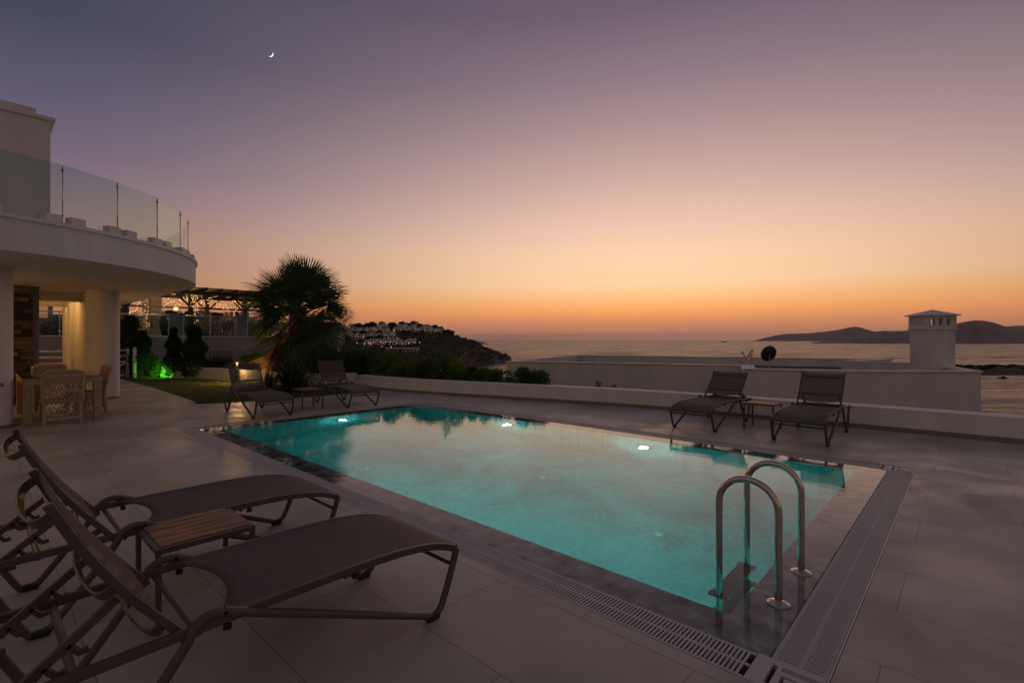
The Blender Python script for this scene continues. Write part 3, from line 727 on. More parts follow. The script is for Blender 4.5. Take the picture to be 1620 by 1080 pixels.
def conifer(label,c,r0,h,n,mt,seed):
    r=random.Random(seed); B=empty('conifer',c); tag(B,label,'shrub','dark upright shrubs at the back of the lawn')
    m=MB()
    for i in range(n):
        z=r.random()**.8*h; rr=r0*(1-(z/h)**1.6*.8)*(.75+.25*math.sin(z*9+seed)+.15*r.random()); a=r.uniform(0,2*PI); q=rr*r.random()**.35
        p=Vector((q*math.cos(a),q*math.sin(a),z+.04)); d=Vector((math.cos(a)*.5,math.sin(a)*.5,.9))+rvec(r)*.5; leaf_quad(m,p,d.normalized(),rvec(r),r.uniform(.06,.15),.035)
    m.build('foliage',mt,B); m=MB(); m.tube([(0,0,-.02),(0,0,h*.8)],[.05,.015],7); m.build('trunk',MT['bark'],B)
x,y=ray(206,20.0); conifer('bushy dark evergreen behind the round column, leftmost by the lawn',(x,y,0),.75,2.35,5200,MT['darkleaf'],1)
x,y=ray(226,19.7); conifer('dark evergreen leaning to the right above the green lit shrub',(x,y,0),.55,1.75,3500,MT['darkleaf'],2)
x,y=ray(275,19.4); conifer('narrow dark evergreen right of the green floodlight',(x,y,0),.42,1.85,4200,MT['darkleaf'],3)
x,y=ray(307,19.0); conifer('wide dark evergreen cone in front of the grey retaining wall',(x,y,0),.62,1.95,6500,MT['darkleaf'],4)
x,y=ray(250,19.9); bush('shrub','bright leafy shrub lit green by a floodlight on the lawn edge','shrub',(x,y,0),.55,.4,.36,4600,.075,MT['leaf2'],5)
x,y=ray(347,21.5); bush('shrub','small leafy shrub below the left grille in the grey wall','shrub',(x,y,.33),.7,.5,.24,1900,.09,MT['leaf2'],6)
x,y=ray(408,20.5); bush('shrub','leafy shrub between the bollard lamp and the palm','shrub',(x,y,.33),.8,.6,.32,2800,.10,MT['leaf2'],7)
# hedge plants along the parapet
def along(px,o):         # a point behind the parapet in the direction of a picture column
    best=None
    for (x,y) in smooth_path(PAR,3):
        X=CA*x+CB*y; Y=-CB*x+CA*y; e=abs(CXP+FX*X/Y-px)
        if best is None or e<best[0]: best=(e,x,y,Y)
    _,x,y,Y=best; k=(Y+o)/Y; return x*k,y*k,Y+o
HG=[(548,1.7,.85,.78,4200,'leaf'),(582,1.5,.8,.74,4200,'leaf'),(618,1.3,.75,.66,4200,'leaf2'),(652,1.1,.6,.56,3600,'leaf'),(684,1.0,.55,.50,3200,'leaf'),(712,1.0,.5,.52,2600,'leaf2'),(742,.9,.42,.36,2400,'leaf'),(772,.9,.42,.34,1500,'leaf2'),(798,.85,.4,.33,900,'leaf'),(828,.8,.36,.34,2200,'leaf2'),(853,.8,.36,.31,1300,'leaf')]
for i,(px,o,rr,h,n,k) in enumerate(HG):
    x,y,Y=along(px,o)
    names=['dense green hedge shrub directly right of the dark sword leaved bush','tall green hedge shrub behind the back of the far corner lounger','feathery green hedge shrub right of the far corner lounger','rounded green hedge shrub below the lit hillside houses','darker green hedge shrub in the middle of the parapet planting','upright light green shrub with a tall shoot in the parapet planting','low dark leafy shrub below the rocky headland slope','loose leafy shrub against the sea below the headland point','thin sprawling shrub with open twigs just left of the neighbour roof','bright bushy shrub in front of the left corner of the neighbour roof','last small shrub at the right end of the parapet planting']
    bush('hedge_shrub',names[i],'shrub',(x,y,.10),rr,rr*.7,(h+.16)*.66,n,.085,MT[k],20+i,'shrubs planted behind the parapet',up=.6)
x,y,Y=along(708,1.3); bush('hedge_shrub','slender tall shoot standing above the parapet shrubs','shrub',(x,y,.1),.22,.2,.66,420,.08,MT['leaf2'],44,'shrubs planted behind the parapet')
for px,o,hh,n,l in ((948,.75,.13,50,'thin bare sprig just showing over the parapet, left one of two'),(970,.8,.10,120,'tiny dark rosette plant just showing over the parapet')):
    x,y,Y=along(px,o); bush('young_plant',l,'plant',(x,y,.10),.16,.12,hh+.08,n,.06,MT['darkleaf'],50+n,up=.9)
# sword leaved bushes
def sword(label,c,n,l,seed,w=.055,mt='sword'):
    r=random.Random(seed); B=empty('sword_leaf_plant',c); tag(B,label,'plant','sword leaved plants'); m=MB()
    for i in range(n):
        a=r.uniform(0,2*PI); e=r.uniform(.1,1.45); ll=l*r.uniform(.6,1.1); d=Vector((math.cos(a)*math.cos(e),math.sin(a)*math.cos(e),math.sin(e)))
        b0=Vector((r.uniform(-.22,.22),r.uniform(-.22,.22),r.uniform(0,.35))); s_=Vector((-math.sin(a),math.cos(a),0)); pts=[]
        for k in range(6):
            t=k/5; p=b0+d*ll*t+Vector((0,0,-ll*.33*t*t*math.cos(e))); ww=w*(.55+.9*t if t<.4 else 1.0*(1-t)/.6*.91+.0); pts.append((p,ww))
        vs=[]
        for p,ww in pts: vs+= [p-s_*ww/2+Vector((0,0,ww*.15)),p,p+s_*ww/2+Vector((0,0,ww*.15))]
        fs=[]
        for k in range(5): q=k*3; fs+= [(q,q+1,q+4,q+3),(q+1,q+2,q+5,q+4)]
        m.add(vs,fs)
    m.build('leaves',MT[mt],B); m=MB(); m.cyl(0,0,0,.4,.14,.09,10); m.build('stem',MT['bark'],B)
x,y=ray(463,14.2); sword('large dark sword leaved bush between the two far loungers',(x,y,0),230,1.15,3)
x,y=ray(424,14.9); sword('small low sword leaved plant behind the right shoulder of the bollard side lounger',(x,y,0),40,.75,4)
x,y=ray(533,16.3); sword('tall thin leaved spiky plant right of the palm, behind the far corner lounger',(x,y,.25),120,1.5,5)
x,y=ray(498,16.0); sword('dark spiky plant at the foot of the palm',(x,y,.25),90,1.1,6)

# fan palm
def palm(label,c,h,R0,n,seed,dead=26,lf='palmleaf'):
    r=random.Random(seed); B=empty('fan_palm',c); tag(B,label,'palm tree'); 
    m=MB(); P=[(0,0,-.05)]
    for i in range(1,14): P.append((.03*math.sin(i),.03*math.cos(i*1.3),h*i/13))
    m.tube(P,[.34-.012*i+.02*(i%2) for i in range(14)],14); m.build('trunk',MT['bark'],B)
    top=Vector((0,0,h))
    def fan(m,base,d,pl,fl_,droop,spread=2.5,ns=24,w0=.020,face=None):
        side=d.cross(Vector((0,0,1)))
        if side.length<.1: side=Vector((1,0,0))
        side.normalize(); up=side.cross(d).normalized()
        rot=r.uniform(-.9,.9); side,up=side*math.cos(rot)+up*math.sin(rot),up*math.cos(rot)-side*math.sin(rot)
        mid=base+d*pl*.5+Vector((0,0,pl*.04)); hub=base+d*pl+Vector((0,0,-droop*pl*.2))
        m.tube([base,mid,hub],[.016,.011,.008],4,cap=False)
        for k in range(ns):
            a=(k/(ns-1)-.5)*spread; l=fl_*(.70+.30*math.cos(a*.9))*r.uniform(.9,1.06)
            dd=(d*math.cos(a)+side*math.sin(a)).normalized(); pn=side*math.cos(a)-d*math.sin(a)
            ww=w0*(fl_/.9)
            p0=hub; p1=hub+dd*l*.45+up*.05*l; p2=hub+dd*l*.8+Vector((0,0,-droop*.05*l)); p3=hub+dd*l*1.0+Vector((0,0,-droop*.16*l))
            m.add([p0,p1-pn*ww+up*.008,p1,p1+pn*ww+up*.008,p2-pn*ww*.55,p2,p2+pn*ww*.55,p3],
                  [(0,1,2),(0,2,3),(1,4,5,2),(2,5,6,3),(4,7,5),(5,7,6)])
    m=MB()
    for i in range(n):
        a=2*PI*i*.381966+r.uniform(-.2,.2); e=R(86-130*(i/n)**.95)+r.uniform(-.12,.12)
        d=Vector((math.cos(a)*math.cos(e),math.sin(a)*math.cos(e),math.sin(e))); pl=R0*r.uniform(.30,.52)
        fan(m,top+Vector((d.x*.15,d.y*.15,-.35*i/n)),d,pl,R0*r.uniform(.50,.62),.3+.6*i/n)
    for i in range(n//4 if dead else 0):
        a=2*PI*i*.618+r.uniform(-.3,.3); e=R(r.uniform(-55,75)); d=Vector((math.cos(a)*math.cos(e),math.sin(a)*math.cos(e),math.sin(e)))
        fan(m,top+Vector((d.x*.2,d.y*.2,-.6*r.random())),d,R0*r.uniform(.12,.34),R0*r.uniform(.36,.5),.5)
    m.build('crown',MT[lf],B)
    m=MB()
    for i in range(dead):
        a=r.uniform(0,2*PI); e=-R(r.uniform(52,86)); d=Vector((math.cos(a)*math.cos(e),math.sin(a)*math.cos(e),math.sin(e)))
        fan(m,top+Vector((math.cos(a)*.25,math.sin(a)*.25,-r.uniform(.2,1.7))),d,R0*r.uniform(.2,.5),R0*r.uniform(.35,.55),.3,spread=1.5,ns=16,w0=.024)
    if dead: m.build('dead_fronds',MT['dead'],B)
    return B
x,y=ray(474,17.5); palm('big fan palm with a skirt of dead brown fronds behind the far loungers',(x,y,0),2.66,2.0,62,15,130)
x,y=ray(516,17.0); bush('shrub','reddish brown leaved shrub right of the palm skirt','shrub',(x,y,.3),.42,.4,.6,1500,.12,MT['dead'],61)

# ------------------------------------------------------------------ garden lamps
x,y=ray(375,17.3); B=empty('bollard_lamp',(x,y,0)); tag(B,'slim bollard garden lamp glowing at its top by the curved planter wall','garden lamp')
m=MB(); m.cyl(0,0,0,.60,.045,.045,16); m.cyl(0,0,.70,.73,.06,.05,16)
for i in range(4): a=PI/4+i*PI/2; m.cyl(.045*math.cos(a),.045*math.sin(a),.60,.70,.007,.007,6)
m.build('post',MT['black'],B); m=MB(); m.cyl(0,0,.602,.698,.028,.028,12); m.build('lamp_glass',MT['lampglow'],B)
ldt=bpy.data.lights.new('bollard_light','POINT'); ldt.energy=60; ldt.color=(1,.55,.18); ldt.shadow_soft_size=.05
lo=bpy.data.objects.new('bollard_light',ldt); COL.objects.link(lo); lo.location=(x+.1,y-.02,.62)
x,y=ray(251,18.6); x2,y2=ray(251,19.9); B=empty('garden_spotlight',(x,y,0)); tag(B,'small black garden spotlight shining green into a shrub','garden lamp')
m=MB(); m.cyl(0,0,0,.10,.012,.012,8); m.tube([(-.03,-.02,.10),(.04,.06,.17)],[.04,.055],14); m.build('housing',MT['black'],B)
m=MB(); m.tube([(.0402,.0602,.1702),(.0405,.0608,.1708)],[.048,.048],14); m.build('lens',emat('green_lens',(.05,1,.06),6),B)
ldt=bpy.data.lights.new('green_spot','SPOT'); ldt.energy=62; ldt.color=(.14,1,.05); ldt.shadow_soft_size=.04; ldt.spot_size=R(78); ldt.spot_blend=.6
lo=bpy.data.objects.new('green_spot',ldt); COL.objects.link(lo); lo.location=(x+.02,y-.02,.24); lo.rotation_euler=Vector((x2-x+.1,y2-y+.12,.06)).to_track_quat('-Z','Y').to_euler()

# ------------------------------------------------------------------ neighbour restaurant terrace on its retaining wall
NX,NZ=-26.5,1.62
T=empty('retaining_wall',(NX,4,0)); tag(T,'tall grey rendered retaining wall with two openwork grilles below the glass railing','wall')
m=MB(); m.box(-46,NX,-7,14.5,-.2,NZ); rel(m,T).build('wall_body',MT['grey_wall'],T)
m=MB(); m.box(NX-.3,NX+.05,-7,14.5,NZ,NZ+.04); rel(m,T).build('coping',MT['white_trim'],T)
for y in (8.05,10.1):
    m=MB(); m.box(NX+.002,NX+.05,y-.56,y+.56,.98,1.04); m.box(NX+.002,NX+.05,y-.56,y+.56,.28,.33)
    for i in range(9): m.box(NX+.002,NX+.04,y-.54+i*.13,y-.50+i*.13,.33,.98)
    for i in range(5): m.box(NX+.004,NX+.036,y-.54,y+.54,.44+i*.12,.47+i*.12)
    rel(m,T).build('openwork_grille',mat('grille_stone',(.36,.34,.34),.8),T)
m=MB(); m.box(NX+.004,NX+.007,7.5,8.6,.33,.98); m.box(NX+.004,NX+.007,9.55,10.65,.33,.98); rel(m,T).build('grille_recess',MT['channel'],T)
pil=[(6.25,'grey blue pillar of the glass railing carrying the lit lantern'),(9.0,'grey blue railing pillar beside the seated guests')]
G_=empty('glass_railing',(NX-.12,4,NZ+.04)); tag(G_,'stainless glass railing with two grey blue pillars along the top of the retaining wall','railing')
for y,_ in pil:
    m=MB(); m.box(NX-.36,NX+.02,y-.23,y+.23,NZ+.04,NZ+1.03); m.box(NX-.38,NX+.04,y-.25,y+.25,NZ+1.03,NZ+1.07); rel(m,G_).build('pillar',MT['bluegrey'],G_)
for a,b_ in ((-6.9,6.0),(6.5,8.75),(9.25,14.3)):
    n=max(1,round((b_-a)/.95)); 
    m=MB(); m.tube([(NX-.12,a,NZ+.99),(NX-.12,b_,NZ+.99)],.024,8); rel(m,G_).build('handrail',MT['rail'],G_,smooth=True)
    for i in range(n+1):
        y=a+.03+(b_-a-.06)*i/n
        m=MB(); m.cyl(NX-.12,y,NZ+.04,NZ+.97,.020,.020,8); m.box(NX-.13,NX-.11,y-.05,y+.05,NZ+.18,NZ+.24); m.box(NX-.13,NX-.11,y-.05,y+.05,NZ+.78,NZ+.84); rel(m,G_).build('post',MT['rail'],G_)
        if i<n:
            y2=a+.03+(b_-a-.06)*(i+1)/n
            m=MB(); m.box(NX-.125,NX-.115,y+.04,y2-.04,NZ+.12,NZ+.90); rel(m,G_).build('glass_panel',MT['glass'],G_)
y=6.25; B=empty('lantern',(NX-.17,y,NZ+1.07)); tag(B,'lit yellow lantern standing on a grey blue railing pillar','lamp')
m=MB(); m.cyl(0,0,0,.05,.07,.05,10); m.cyl(0,0,.05,.12,.02,.02,8); m.cyl(0,0,.30,.40,.13,.02,8); m.cyl(0,0,.12,.13,.07,.08,8); m.build('body',MT['black'],B)
m=MB(); m.cyl(0,0,.131,.279,.065,.095,8); m.build('lamp_glass',MT['lampglow'],B)
ldt=bpy.data.lights.new('lantern_light','POINT'); ldt.energy=14; ldt.color=(1,.6,.25); ldt.shadow_soft_size=.12
lo=bpy.data.objects.new('lantern_light',ldt); COL.objects.link(lo); lo.location=(NX-.1,y,NZ+1.6)
# white picket fence with crossed rails
F_=empty('white_fence',(-24.4,1.5,0)); tag(F_,'low white wooden fence with crossed braces behind the columns','fence')
for i in range(6):
    y=-2.4+i*1.3; m=MB(); m.box(-24.45,-24.37,y-.04,y+.04,0,1.16); rel(m,F_).build('post',MT['white_trim'],F_)
    if i<5:
        m=MB()
        for z in (1.08,.86,.64,.10): m.box(-24.435,-24.385,y+.041,y+1.259,z-.025,z+.025)
        m.bar((-24.41,y+.05,.62),(-24.41,y+.65,.14),.03,.04); m.bar((-24.41,y+.65,.14),(-24.41,y+1.25,.62),.028,.04)
        rel(m,F_).build('rail_bay',MT['white_trim'],F_)
x,y=ray(213,19.3); B=empty('garden_post',(x,y,0)); tag(B,'pale vertical post among the dark evergreens right of the fence','post')
m=MB()
m.cyl(0,0,0,1.2,.06,.055,10)
for i in range(7): m.cyl(0,0,.1+i*.16,.14+i*.16,.07,.07,10)
m.build('shaft',MT['white_trim'],B)

# pergola
PG=empty('pergola',(-29.5,8,NZ)); tag(PG,'dark timber pergola with stepped rafters and a canvas roof over the restaurant terrace','pergola')
PZ=3.95
for x,y in ((-28.3,7.25),(-28.3,9.75),(-28.3,4.7),(-28.3,12.2),(-31.8,5.2),(-31.8,8.95),(-31.8,10.9),(-31.8,12.2)):
    m=MB(); m.box(x-.09,x+.09,y-.09,y+.09,NZ,PZ-.2); rel(m,PG).build('post',MT['timber'],PG)
    m=MB()
    for s in (-1,1): m.bar((x,y+s*.09,PZ-.75),(x,y+s*.62,PZ-.2),.07,.08)
    rel(m,PG).build('brace',MT['timber'],PG)
for x in (-28.3,-31.8):
    m=MB(); m.box(x-.06,x+.06,4.1,13,PZ-.2,PZ-.02); rel(m,PG).build('beam',MT['timber'],PG)
m=MB(); m.box(-31.86,-31.74,4.1,13,PZ-.75,PZ-.65); rel(m,PG).build('beam',MT['timber'],PG)
for i in range(13):
    y=4.4+i*.68; m=MB(); m.box(-33,-27.7,y-.045,y+.045,PZ-.018,PZ+.12); rel(m,PG).build('rafter',MT['timber'],PG)
m=MB(); m.box(-32.6,-28.0,4.3,12.9,PZ+.121,PZ+.135); rel(m,PG).build('canvas_roof',MT['canvas'],PG)
def drape(label,px,Y,w,z0,z1,seed):
    x,y=ray(px,Y); B=empty('curtain',(x,y,z0)); tag(B,label,'curtain','pale curtains hanging at the pergola'); r=random.Random(seed)
    m=MB(); n=22; vs=[]
    for k in range(9):
        t=k/8; z=(z1-z0)*t; pinch=1-.45*math.exp(-((t-.3)/.18)**2)
        for i in range(n+1):
            u=(i/n-.5)*w*pinch; vs.append((.05*math.sin(i*1.6+seed)*pinch,u+ (1-t)*.12*(seed%2),z))
    fs=[(k*(n+1)+i,k*(n+1)+i+1,(k+1)*(n+1)+i+1,(k+1)*(n+1)+i) for k in range(8) for i in range(n)]
    m.add(vs,fs); m.build('cloth',MT['drape'],B,smooth=True); m=MB(); m.tube([(0,-w*.5,z1-z0),(0,w*.5,z1-z0)],.015,6); m.build('rod',MT['timber'],B)
drape('pale curtain wound with fairy lights at the left of the pergola',231,24.2,.42,NZ,PZ-.2,1)
drape('pale curtain swept aside beside the left pergola post',247,24.4,.5,NZ,PZ-.2,2)
# strings of bulbs
BULB=None
def light_string(label,pts,n,amp=.08,seed=0):
    global BULB
    r=random.Random(seed); P=curve([Vector(p) for p in pts],8); c=P[0]
    S_=empty('string_light',c); tag(S_,label,'string lights','strings of warm fairy lights on the pergola')
    m=MB(); m.tube([p-c for p in P],.006,4); m.build('wire',MT['black'],S_)
    for i in range(n):
        t=i/(n-1)*(len(P)-1); k=min(int(t),len(P)-2); p=P[k].lerp(P[k+1],t-k)-c+Vector((r.uniform(-amp,amp),r.uniform(-amp,amp),r.uniform(-amp,amp)))
        if BULB is None:
            b=MB(); b.ball((0,0,0),.013,6); BULB=b.build('bulb',MT['bulb'],S_); BULB.location=p
        else:
            o=BULB.copy(); COL.objects.link(o); o.parent=S_; o.location=p; KIDS.setdefault(S_.name,[]).append(o)
def rp(px,Y,z): x,y=ray(px,Y); return (x,y,z)
light_string('fairy lights hanging in a loop left of the pale curtain',[rp(198,23,3.3),rp(204,23,2.85),rp(210,23,2.75),rp(216,23,3.0),rp(221,23,3.35)],26,.05,1)
light_string('fairy lights running down the left curtain',[rp(229,23.9,3.4),rp(231,23.9,2.9),rp(230,23.9,2.6),rp(232,23.9,2.3),rp(234,23.9,2.1)],30,.10,2)
light_string('fairy lights from the curtain to the first big pergola post',[rp(258,24.6,3.2),rp(264,24.6,3.45),rp(270,24.6,3.3),rp(282,24.8,3.35),rp(292,25,3.5),rp(300,25.2,3.55)],40,.12,3)
light_string('fairy lights wound round the first big pergola post and its braces',[rp(296,24.4,3.6),rp(302,24.3,3.4),rp(308,24.3,3.7),rp(306,24.4,3.2),rp(314,24.6,3.6)],40,.16,4)
light_string('fairy lights dropping down beside the first big pergola post',[rp(310,25.5,3.6),rp(311,25.5,3.2),rp(310,25.5,2.8),rp(312,25.5,2.4)],24,.09,5)
light_string('fairy lights on the middle bay of the pergola',[rp(316,26,3.5),rp(325,26.3,3.3),rp(335,26.6,3.65),rp(345,27,3.35),rp(355,27,3.3)],42,.12,6)
light_string('fairy lights on the right bay of the pergola beside the second post',[rp(353,27.3,3.35),rp(362,27.3,3.2),rp(370,27.3,3.55),rp(374,27,3.5),rp(377,26.8,3.1)],36,.11,7)
ldt=bpy.data.lights.new('pergola_glow','POINT'); ldt.energy=60; ldt.color=(1,.55,.22); ldt.shadow_soft_size=.6
lo=bpy.data.objects.new('pergola_glow',ldt); COL.objects.link(lo); lo.location=rp(300,26.5,3.2)
# dining people behind the railing
SK=mat('skin',(.42,.27,.19),.55,var=.05)
def person(label,loc,rz,shirt,hair,lean=0):
    B=empty('person',loc,rz); tag(B,label,'person')
    me=bpy.data.meshes.new('body')
    V_=[(0,0,.50),(0,.02+lean*.3,.72),(0,.03+lean*.6,.98),(0,.04+lean,1.10),(0,.06+lean,1.24),(.17,.03+lean*.6,1.0),(.24,.12,.78),(.14,.33,.74),(-.17,.03+lean*.6,1.0),(-.24,.12,.78),(-.14,.33,.74),(.10,.02,.47),(.13,.42,.50),(.13,.44,.06),(.13,.56,.04),(-.10,.02,.47),(-.13,.42,.50),(-.13,.44,.06),(-.13,.56,.04)]
    E_=[(0,1),(1,2),(2,3),(3,4),(2,5),(5,6),(6,7),(2,8),(8,9),(9,10),(0,11),(11,12),(12,13),(13,14),(0,15),(15,16),(16,17),(17,18)]
    RD=[.14,.13,.13,.05,.095,.06,.045,.032,.06,.045,.032,.09,.065,.045,.035,.09,.065,.045,.035]
    me.from_pydata(V_,E_,[]); o=bpy.data.objects.new('body',me); COL.objects.link(o); o.parent=B
    sm=o.modifiers.new('skin','SKIN'); 
    for i,rr in enumerate(RD): me.skin_vertices[0].data[i].radius=(rr,rr*.85)
    me.skin_vertices[0].data[0].use_root=True
    s2=o.modifiers.new('sub','SUBSURF'); s2.levels=1; s2.render_levels=1; me.materials.append(SK)
    m=MB(); m.tube([(0,0,.46),(0,.02+lean*.3,.72),(0,.03+lean*.6,.95),(0,.04+lean*.8,1.06)],[.165,.15,.165,.07],12)
    for s in (-1,1): m.tube([(s*.13,.03+lean*.6,1.0),(s*.19,.05+lean*.5,.96),(s*.24,.11,.80)],[.07,.065,.055],8)
    m.build('shirt',shirt,B,smooth=True)
    m=MB(); m.ball((0,.045+lean,1.275),.108,12,sc=(1,1.05,1)); m.ball((0,-.01+lean,1.17),.085,10,sc=(1,.8,1.3)); m.build('hair',hair,B,smooth=True)
def seat(label,loc,rz):
    B=empty('restaurant_chair',loc,rz); tag(B,label,'chair','dark chairs on the restaurant terrace')
    m=MB(); m.box(-.22,.22,-.2,.24,.40,.45); m.build('seat',MT['timber'],B); m=MB(); m.box(-.22,.22,-.25,-.21,.45,.92); m.build('backrest',MT['timber'],B)
    for x in (-.2,.2):
        for y in (-.2,.2): m=MB(); m.box(x-.02,x+.02,y-.02,y+.02,0,.40); m.build('leg',MT['timber'],B)
hb=mat('blond_hair',(.40,.24,.12),.6); hd=mat('dark_hair',(.02,.015,.012),.5); s1=mat('pale_shirt',(.6,.5,.38),.8); s2_=mat('black_shirt',(.02,.02,.025),.8); s3=mat('brown_dress',(.25,.12,.07),.8)
for px,Y,rz,l,sh,hr in ((357,27.4,R(95),'person with long fair hair seated at the terrace table, leftmost of three guests',s3,hb),(366,27.0,R(75),'person in a pale top seated between the other two guests on the terrace',s1,hb),(376,27.2,R(200),'person in black clothes seated right beside the pergola post',s2_,hd)):
    x,y=ray(px,Y); person(l,(x,y,NZ+.03),rz,sh,hr); seat('dark chair under the '+('fair haired guest' if px==357 else 'guest in the pale top' if px==366 else 'guest in black'),(x,y,NZ),rz)
x,y=ray(352,26.6)
B=empty('restaurant_table',(x,y,NZ)); tag(B,'dark dining table on the terrace left of the seated guests','table')
m=MB(); m.box(-.5,.5,-.45,.45,.72,.76); m.build('tabletop',MT['timber'],B)
for a in (-.42,.42):
    for b_ in (-.38,.38): m=MB(); m.box(a-.03,a+.03,b_-.03,b_+.03,0,.72); m.build('leg',MT['timber'],B)
for i,(px,Y,w_,n,l) in enumerate(((262,25.2,1.3,2600,'dark planter shrub behind the left part of the glass railing'),(330,26.2,1.4,2600,'dark planter shrub behind the middle bay of the glass railing'),(398,27.5,1.0,2000,'dark planter shrub behind the railing left of the palm'),(205,23.6,1.2,2600,'dark planter shrub seen right of the round column'),(80,24,1.6,2600,'dark planter shrub seen through the covered passage'))):
    x,y=ray(px,Y); bush('planter_shrub',l,'shrub',(x-.6,y,NZ),.6,w_,.45,n,.10,MT['darkleaf'],70+i,'planter shrubs on the restaurant terrace')
x,y=ray(193,24.5); palm('small dark palm behind the railing beside the round column',(x,y,NZ),.9,.85,22,3,0)
x,y=ray(217,24.6); B=empty('lit_sofa',(x,y,NZ)); tag(B,'softly lit cushioned armchair behind the railing','armchair')
m=MB(); m.box(-.4,.4,-.4,.4,.15,.42); m.build('seat',MT['canvas'],B,bevel=.05); m=MB(); m.box(-.4,-.25,-.4,.4,.42,.95); m.build('backrest',MT['canvas'],B,bevel=.05)
m=MB(); m.box(-.25,.4,-.45,-.33,.42,.62); m.box(-.25,.4,.33,.45,.42,.62); m.build('armrest',MT['canvas'],B,bevel=.03)
ldt=bpy.data.lights.new('sofa_glow','POINT'); ldt.energy=22; ldt.color=(1,.6,.3); ldt.shadow_soft_size=.2
lo=bpy.data.objects.new('sofa_glow',ldt); COL.objects.link(lo); lo.location=(x+.5,y,NZ+1.5)
# lit building seen through the villa passage
x,y=ray(74,34); B=empty('restaurant_building',(x,y,NZ)); tag(B,'pale lit restaurant building seen through the covered passage','building')
m=MB(); m.box(-2,2,-3.5,.15,0,3.2); m.build('wall',MT['canvas'],B); m=MB(); m.box(2.002,2.03,-2.5,-.1,1.3,2.5); m.build('window',emat('lit_window',(1,.42,.18),.32),B); m=MB(); m.box(-2.3,2.3,-3.8,.6,3.2,3.4); m.build('roof',MT['white_trim'],B)

# ------------------------------------------------------------------ neighbour house below the parapet, at the right
def cwz(X,Y,z): a,b_=cw(X,Y); return (a,b_,z)
def gp(px,py,z): Y=(1.5-z)*FX/(py-HOR); return ((px-CXP)/FX*Y,Y)
NB=empty('neighbour_house',cwz(8,22,-3)); tag(NB,'white flat roofed neighbour house with a dark gravel roof, just beyond the parapet','house')
ZP=.4
A_=gp(801.7,570.8,ZP);Bp=gp(1173.8,577.3,ZP);B2=gp(1176,582.6,ZP);C_=gp(1370,586.3,ZP);D_=gp(1552,586.6,ZP)
E_p=(19.6,22.9);F_p=gp(1411,567.8,ZP);G_p=gp(910,561,ZP)
E2=(17.9,26.0)
outp=[A_,Bp,B2,C_,D_,E_p,E2,F_p,G_p]
def inset(poly,t):
    n=len(poly);o=[]
    for i in range(n):
        p=Vector(poly[i]);a=Vector(poly[i-1]);b_=Vector(poly[(i+1)%n]); d1=(p-a).normalized();d2=(b_-p).normalized()
        n1=Vector((-d1.y,d1.x));n2=Vector((-d2.y,d2.x)); bs=(n1+n2); bs=bs/max(.35,bs.length_squared)*2 if bs.length>0 else n1
        o.append(tuple(p+bs*t*1.0))
    return o
def polar(P): return [cw(*p) for p in P]
# orientation: make it counter-clockwise so insets point inward
def area(P): return sum(P[i-1][0]*P[i][1]-P[i][0]*P[i-1][1] for i in range(len(P)))
if area(outp)<0: outp=outp[::-1]
inn=inset(outp,.42)
o2=polar(outp); i2=polar(inn); nn=len(o2)
m=MB(); vs=[(x,y,-7.5) for x,y in o2]+[(x,y,ZP-.05) for x,y in o2]; m.add(vs,[(i,(i+1)%nn,nn+(i+1)%nn,nn+i) for i in range(nn)])
vs=[(x,y,ZP-.05) for x,y in i2]+[(x,y,-.35) for x,y in i2]; m.add(vs,[(i,(i+1)%nn,nn+(i+1)%nn,nn+i) for i in range(nn)])
wb=rel(m,NB).build('wall',MT['roofgrey'],NB)
o3=polar(inset(outp,-.05)); i3=polar(inset(outp,.45))
m=MB(); vs=[(x,y,ZP-.05) for x,y in o3]+[(x,y,ZP) for x,y in o3]+[(x,y,ZP) for x,y in i3]+[(x,y,ZP-.05) for x,y in i3]; fs=[]
for i in range(nn):
    j=(i+1)%nn
    for k in range(4): k2=(k+1)%4; fs.append((k*nn+i,k*nn+j,k2*nn+j,k2*nn+i))
m.add(vs,fs); rel(m,NB).build('parapet_cap',MT['white_trim'],NB)
m=MB(); m.add([(x,y,-.10) for x,y in i2],[tuple(range(nn))]); rel(m,NB).build('roof',MT['gravel'],NB)
# chimney
d1=Vector((CA*1.0+CB*.03,CB*1.0-CA*.03,0)).normalized(); d2=Vector((-d1.y,d1.x,0))
c0=Vector(cwz(16.69,20.0,0)); L1,L2=1.15,.85
cc=c0+d1*L1/2+d2*L2/2
CH=empty('chimney',cc); 
def chb(u,v,z0,z1,hu,hv): return (Vector((0,0,(z0+z1)/2))+d1*u+d2*v, d1*hu, d2*hv, Vector((0,0,(z1-z0)/2)))
CH.parent=NB; CH.location=cc-Vector(NB.location); KIDS.setdefault(NB.name,[]).append(CH)
m=MB(); m.obox(*chb(0,0,-.1,1.90,L1/2,L2/2)); m.obox(*chb(0,0,1.90,1.96,L1/2+.05,L2/2+.05))
m.obox(*chb(0,0,1.96,2.08,L1/2+.03,L2/2+.03)); m.obox(*chb(0,0,2.36,2.46,L1/2+.03,L2/2+.03))
hu,hv=L1/2+.03,L2/2+.03
for sv in (-1,1):
    n=4; wseg=[-hu,-hu*.72,-hu*.48,-hu*.12,hu*.10,hu*.42,hu*.62,hu]
    for a,b_ in ((-hu,-hu*.66),(-hu*.40,-hu*.14),(hu*.10,hu*.36),(hu*.60,hu)): m.obox(*chb((a+b_)/2,sv*(hv-.05),2.0801,2.3599,(b_-a)/2,.05))
for su in (-1,1):
    for k in range(8):
        v=-hv+.10+k*(2*hv-.2)/7; m.obox(*chb(su*(hu-.05),v,2.0802,2.3598,.0495,.032))
cb=m.build('shaft',MT['roofgrey'],CH)
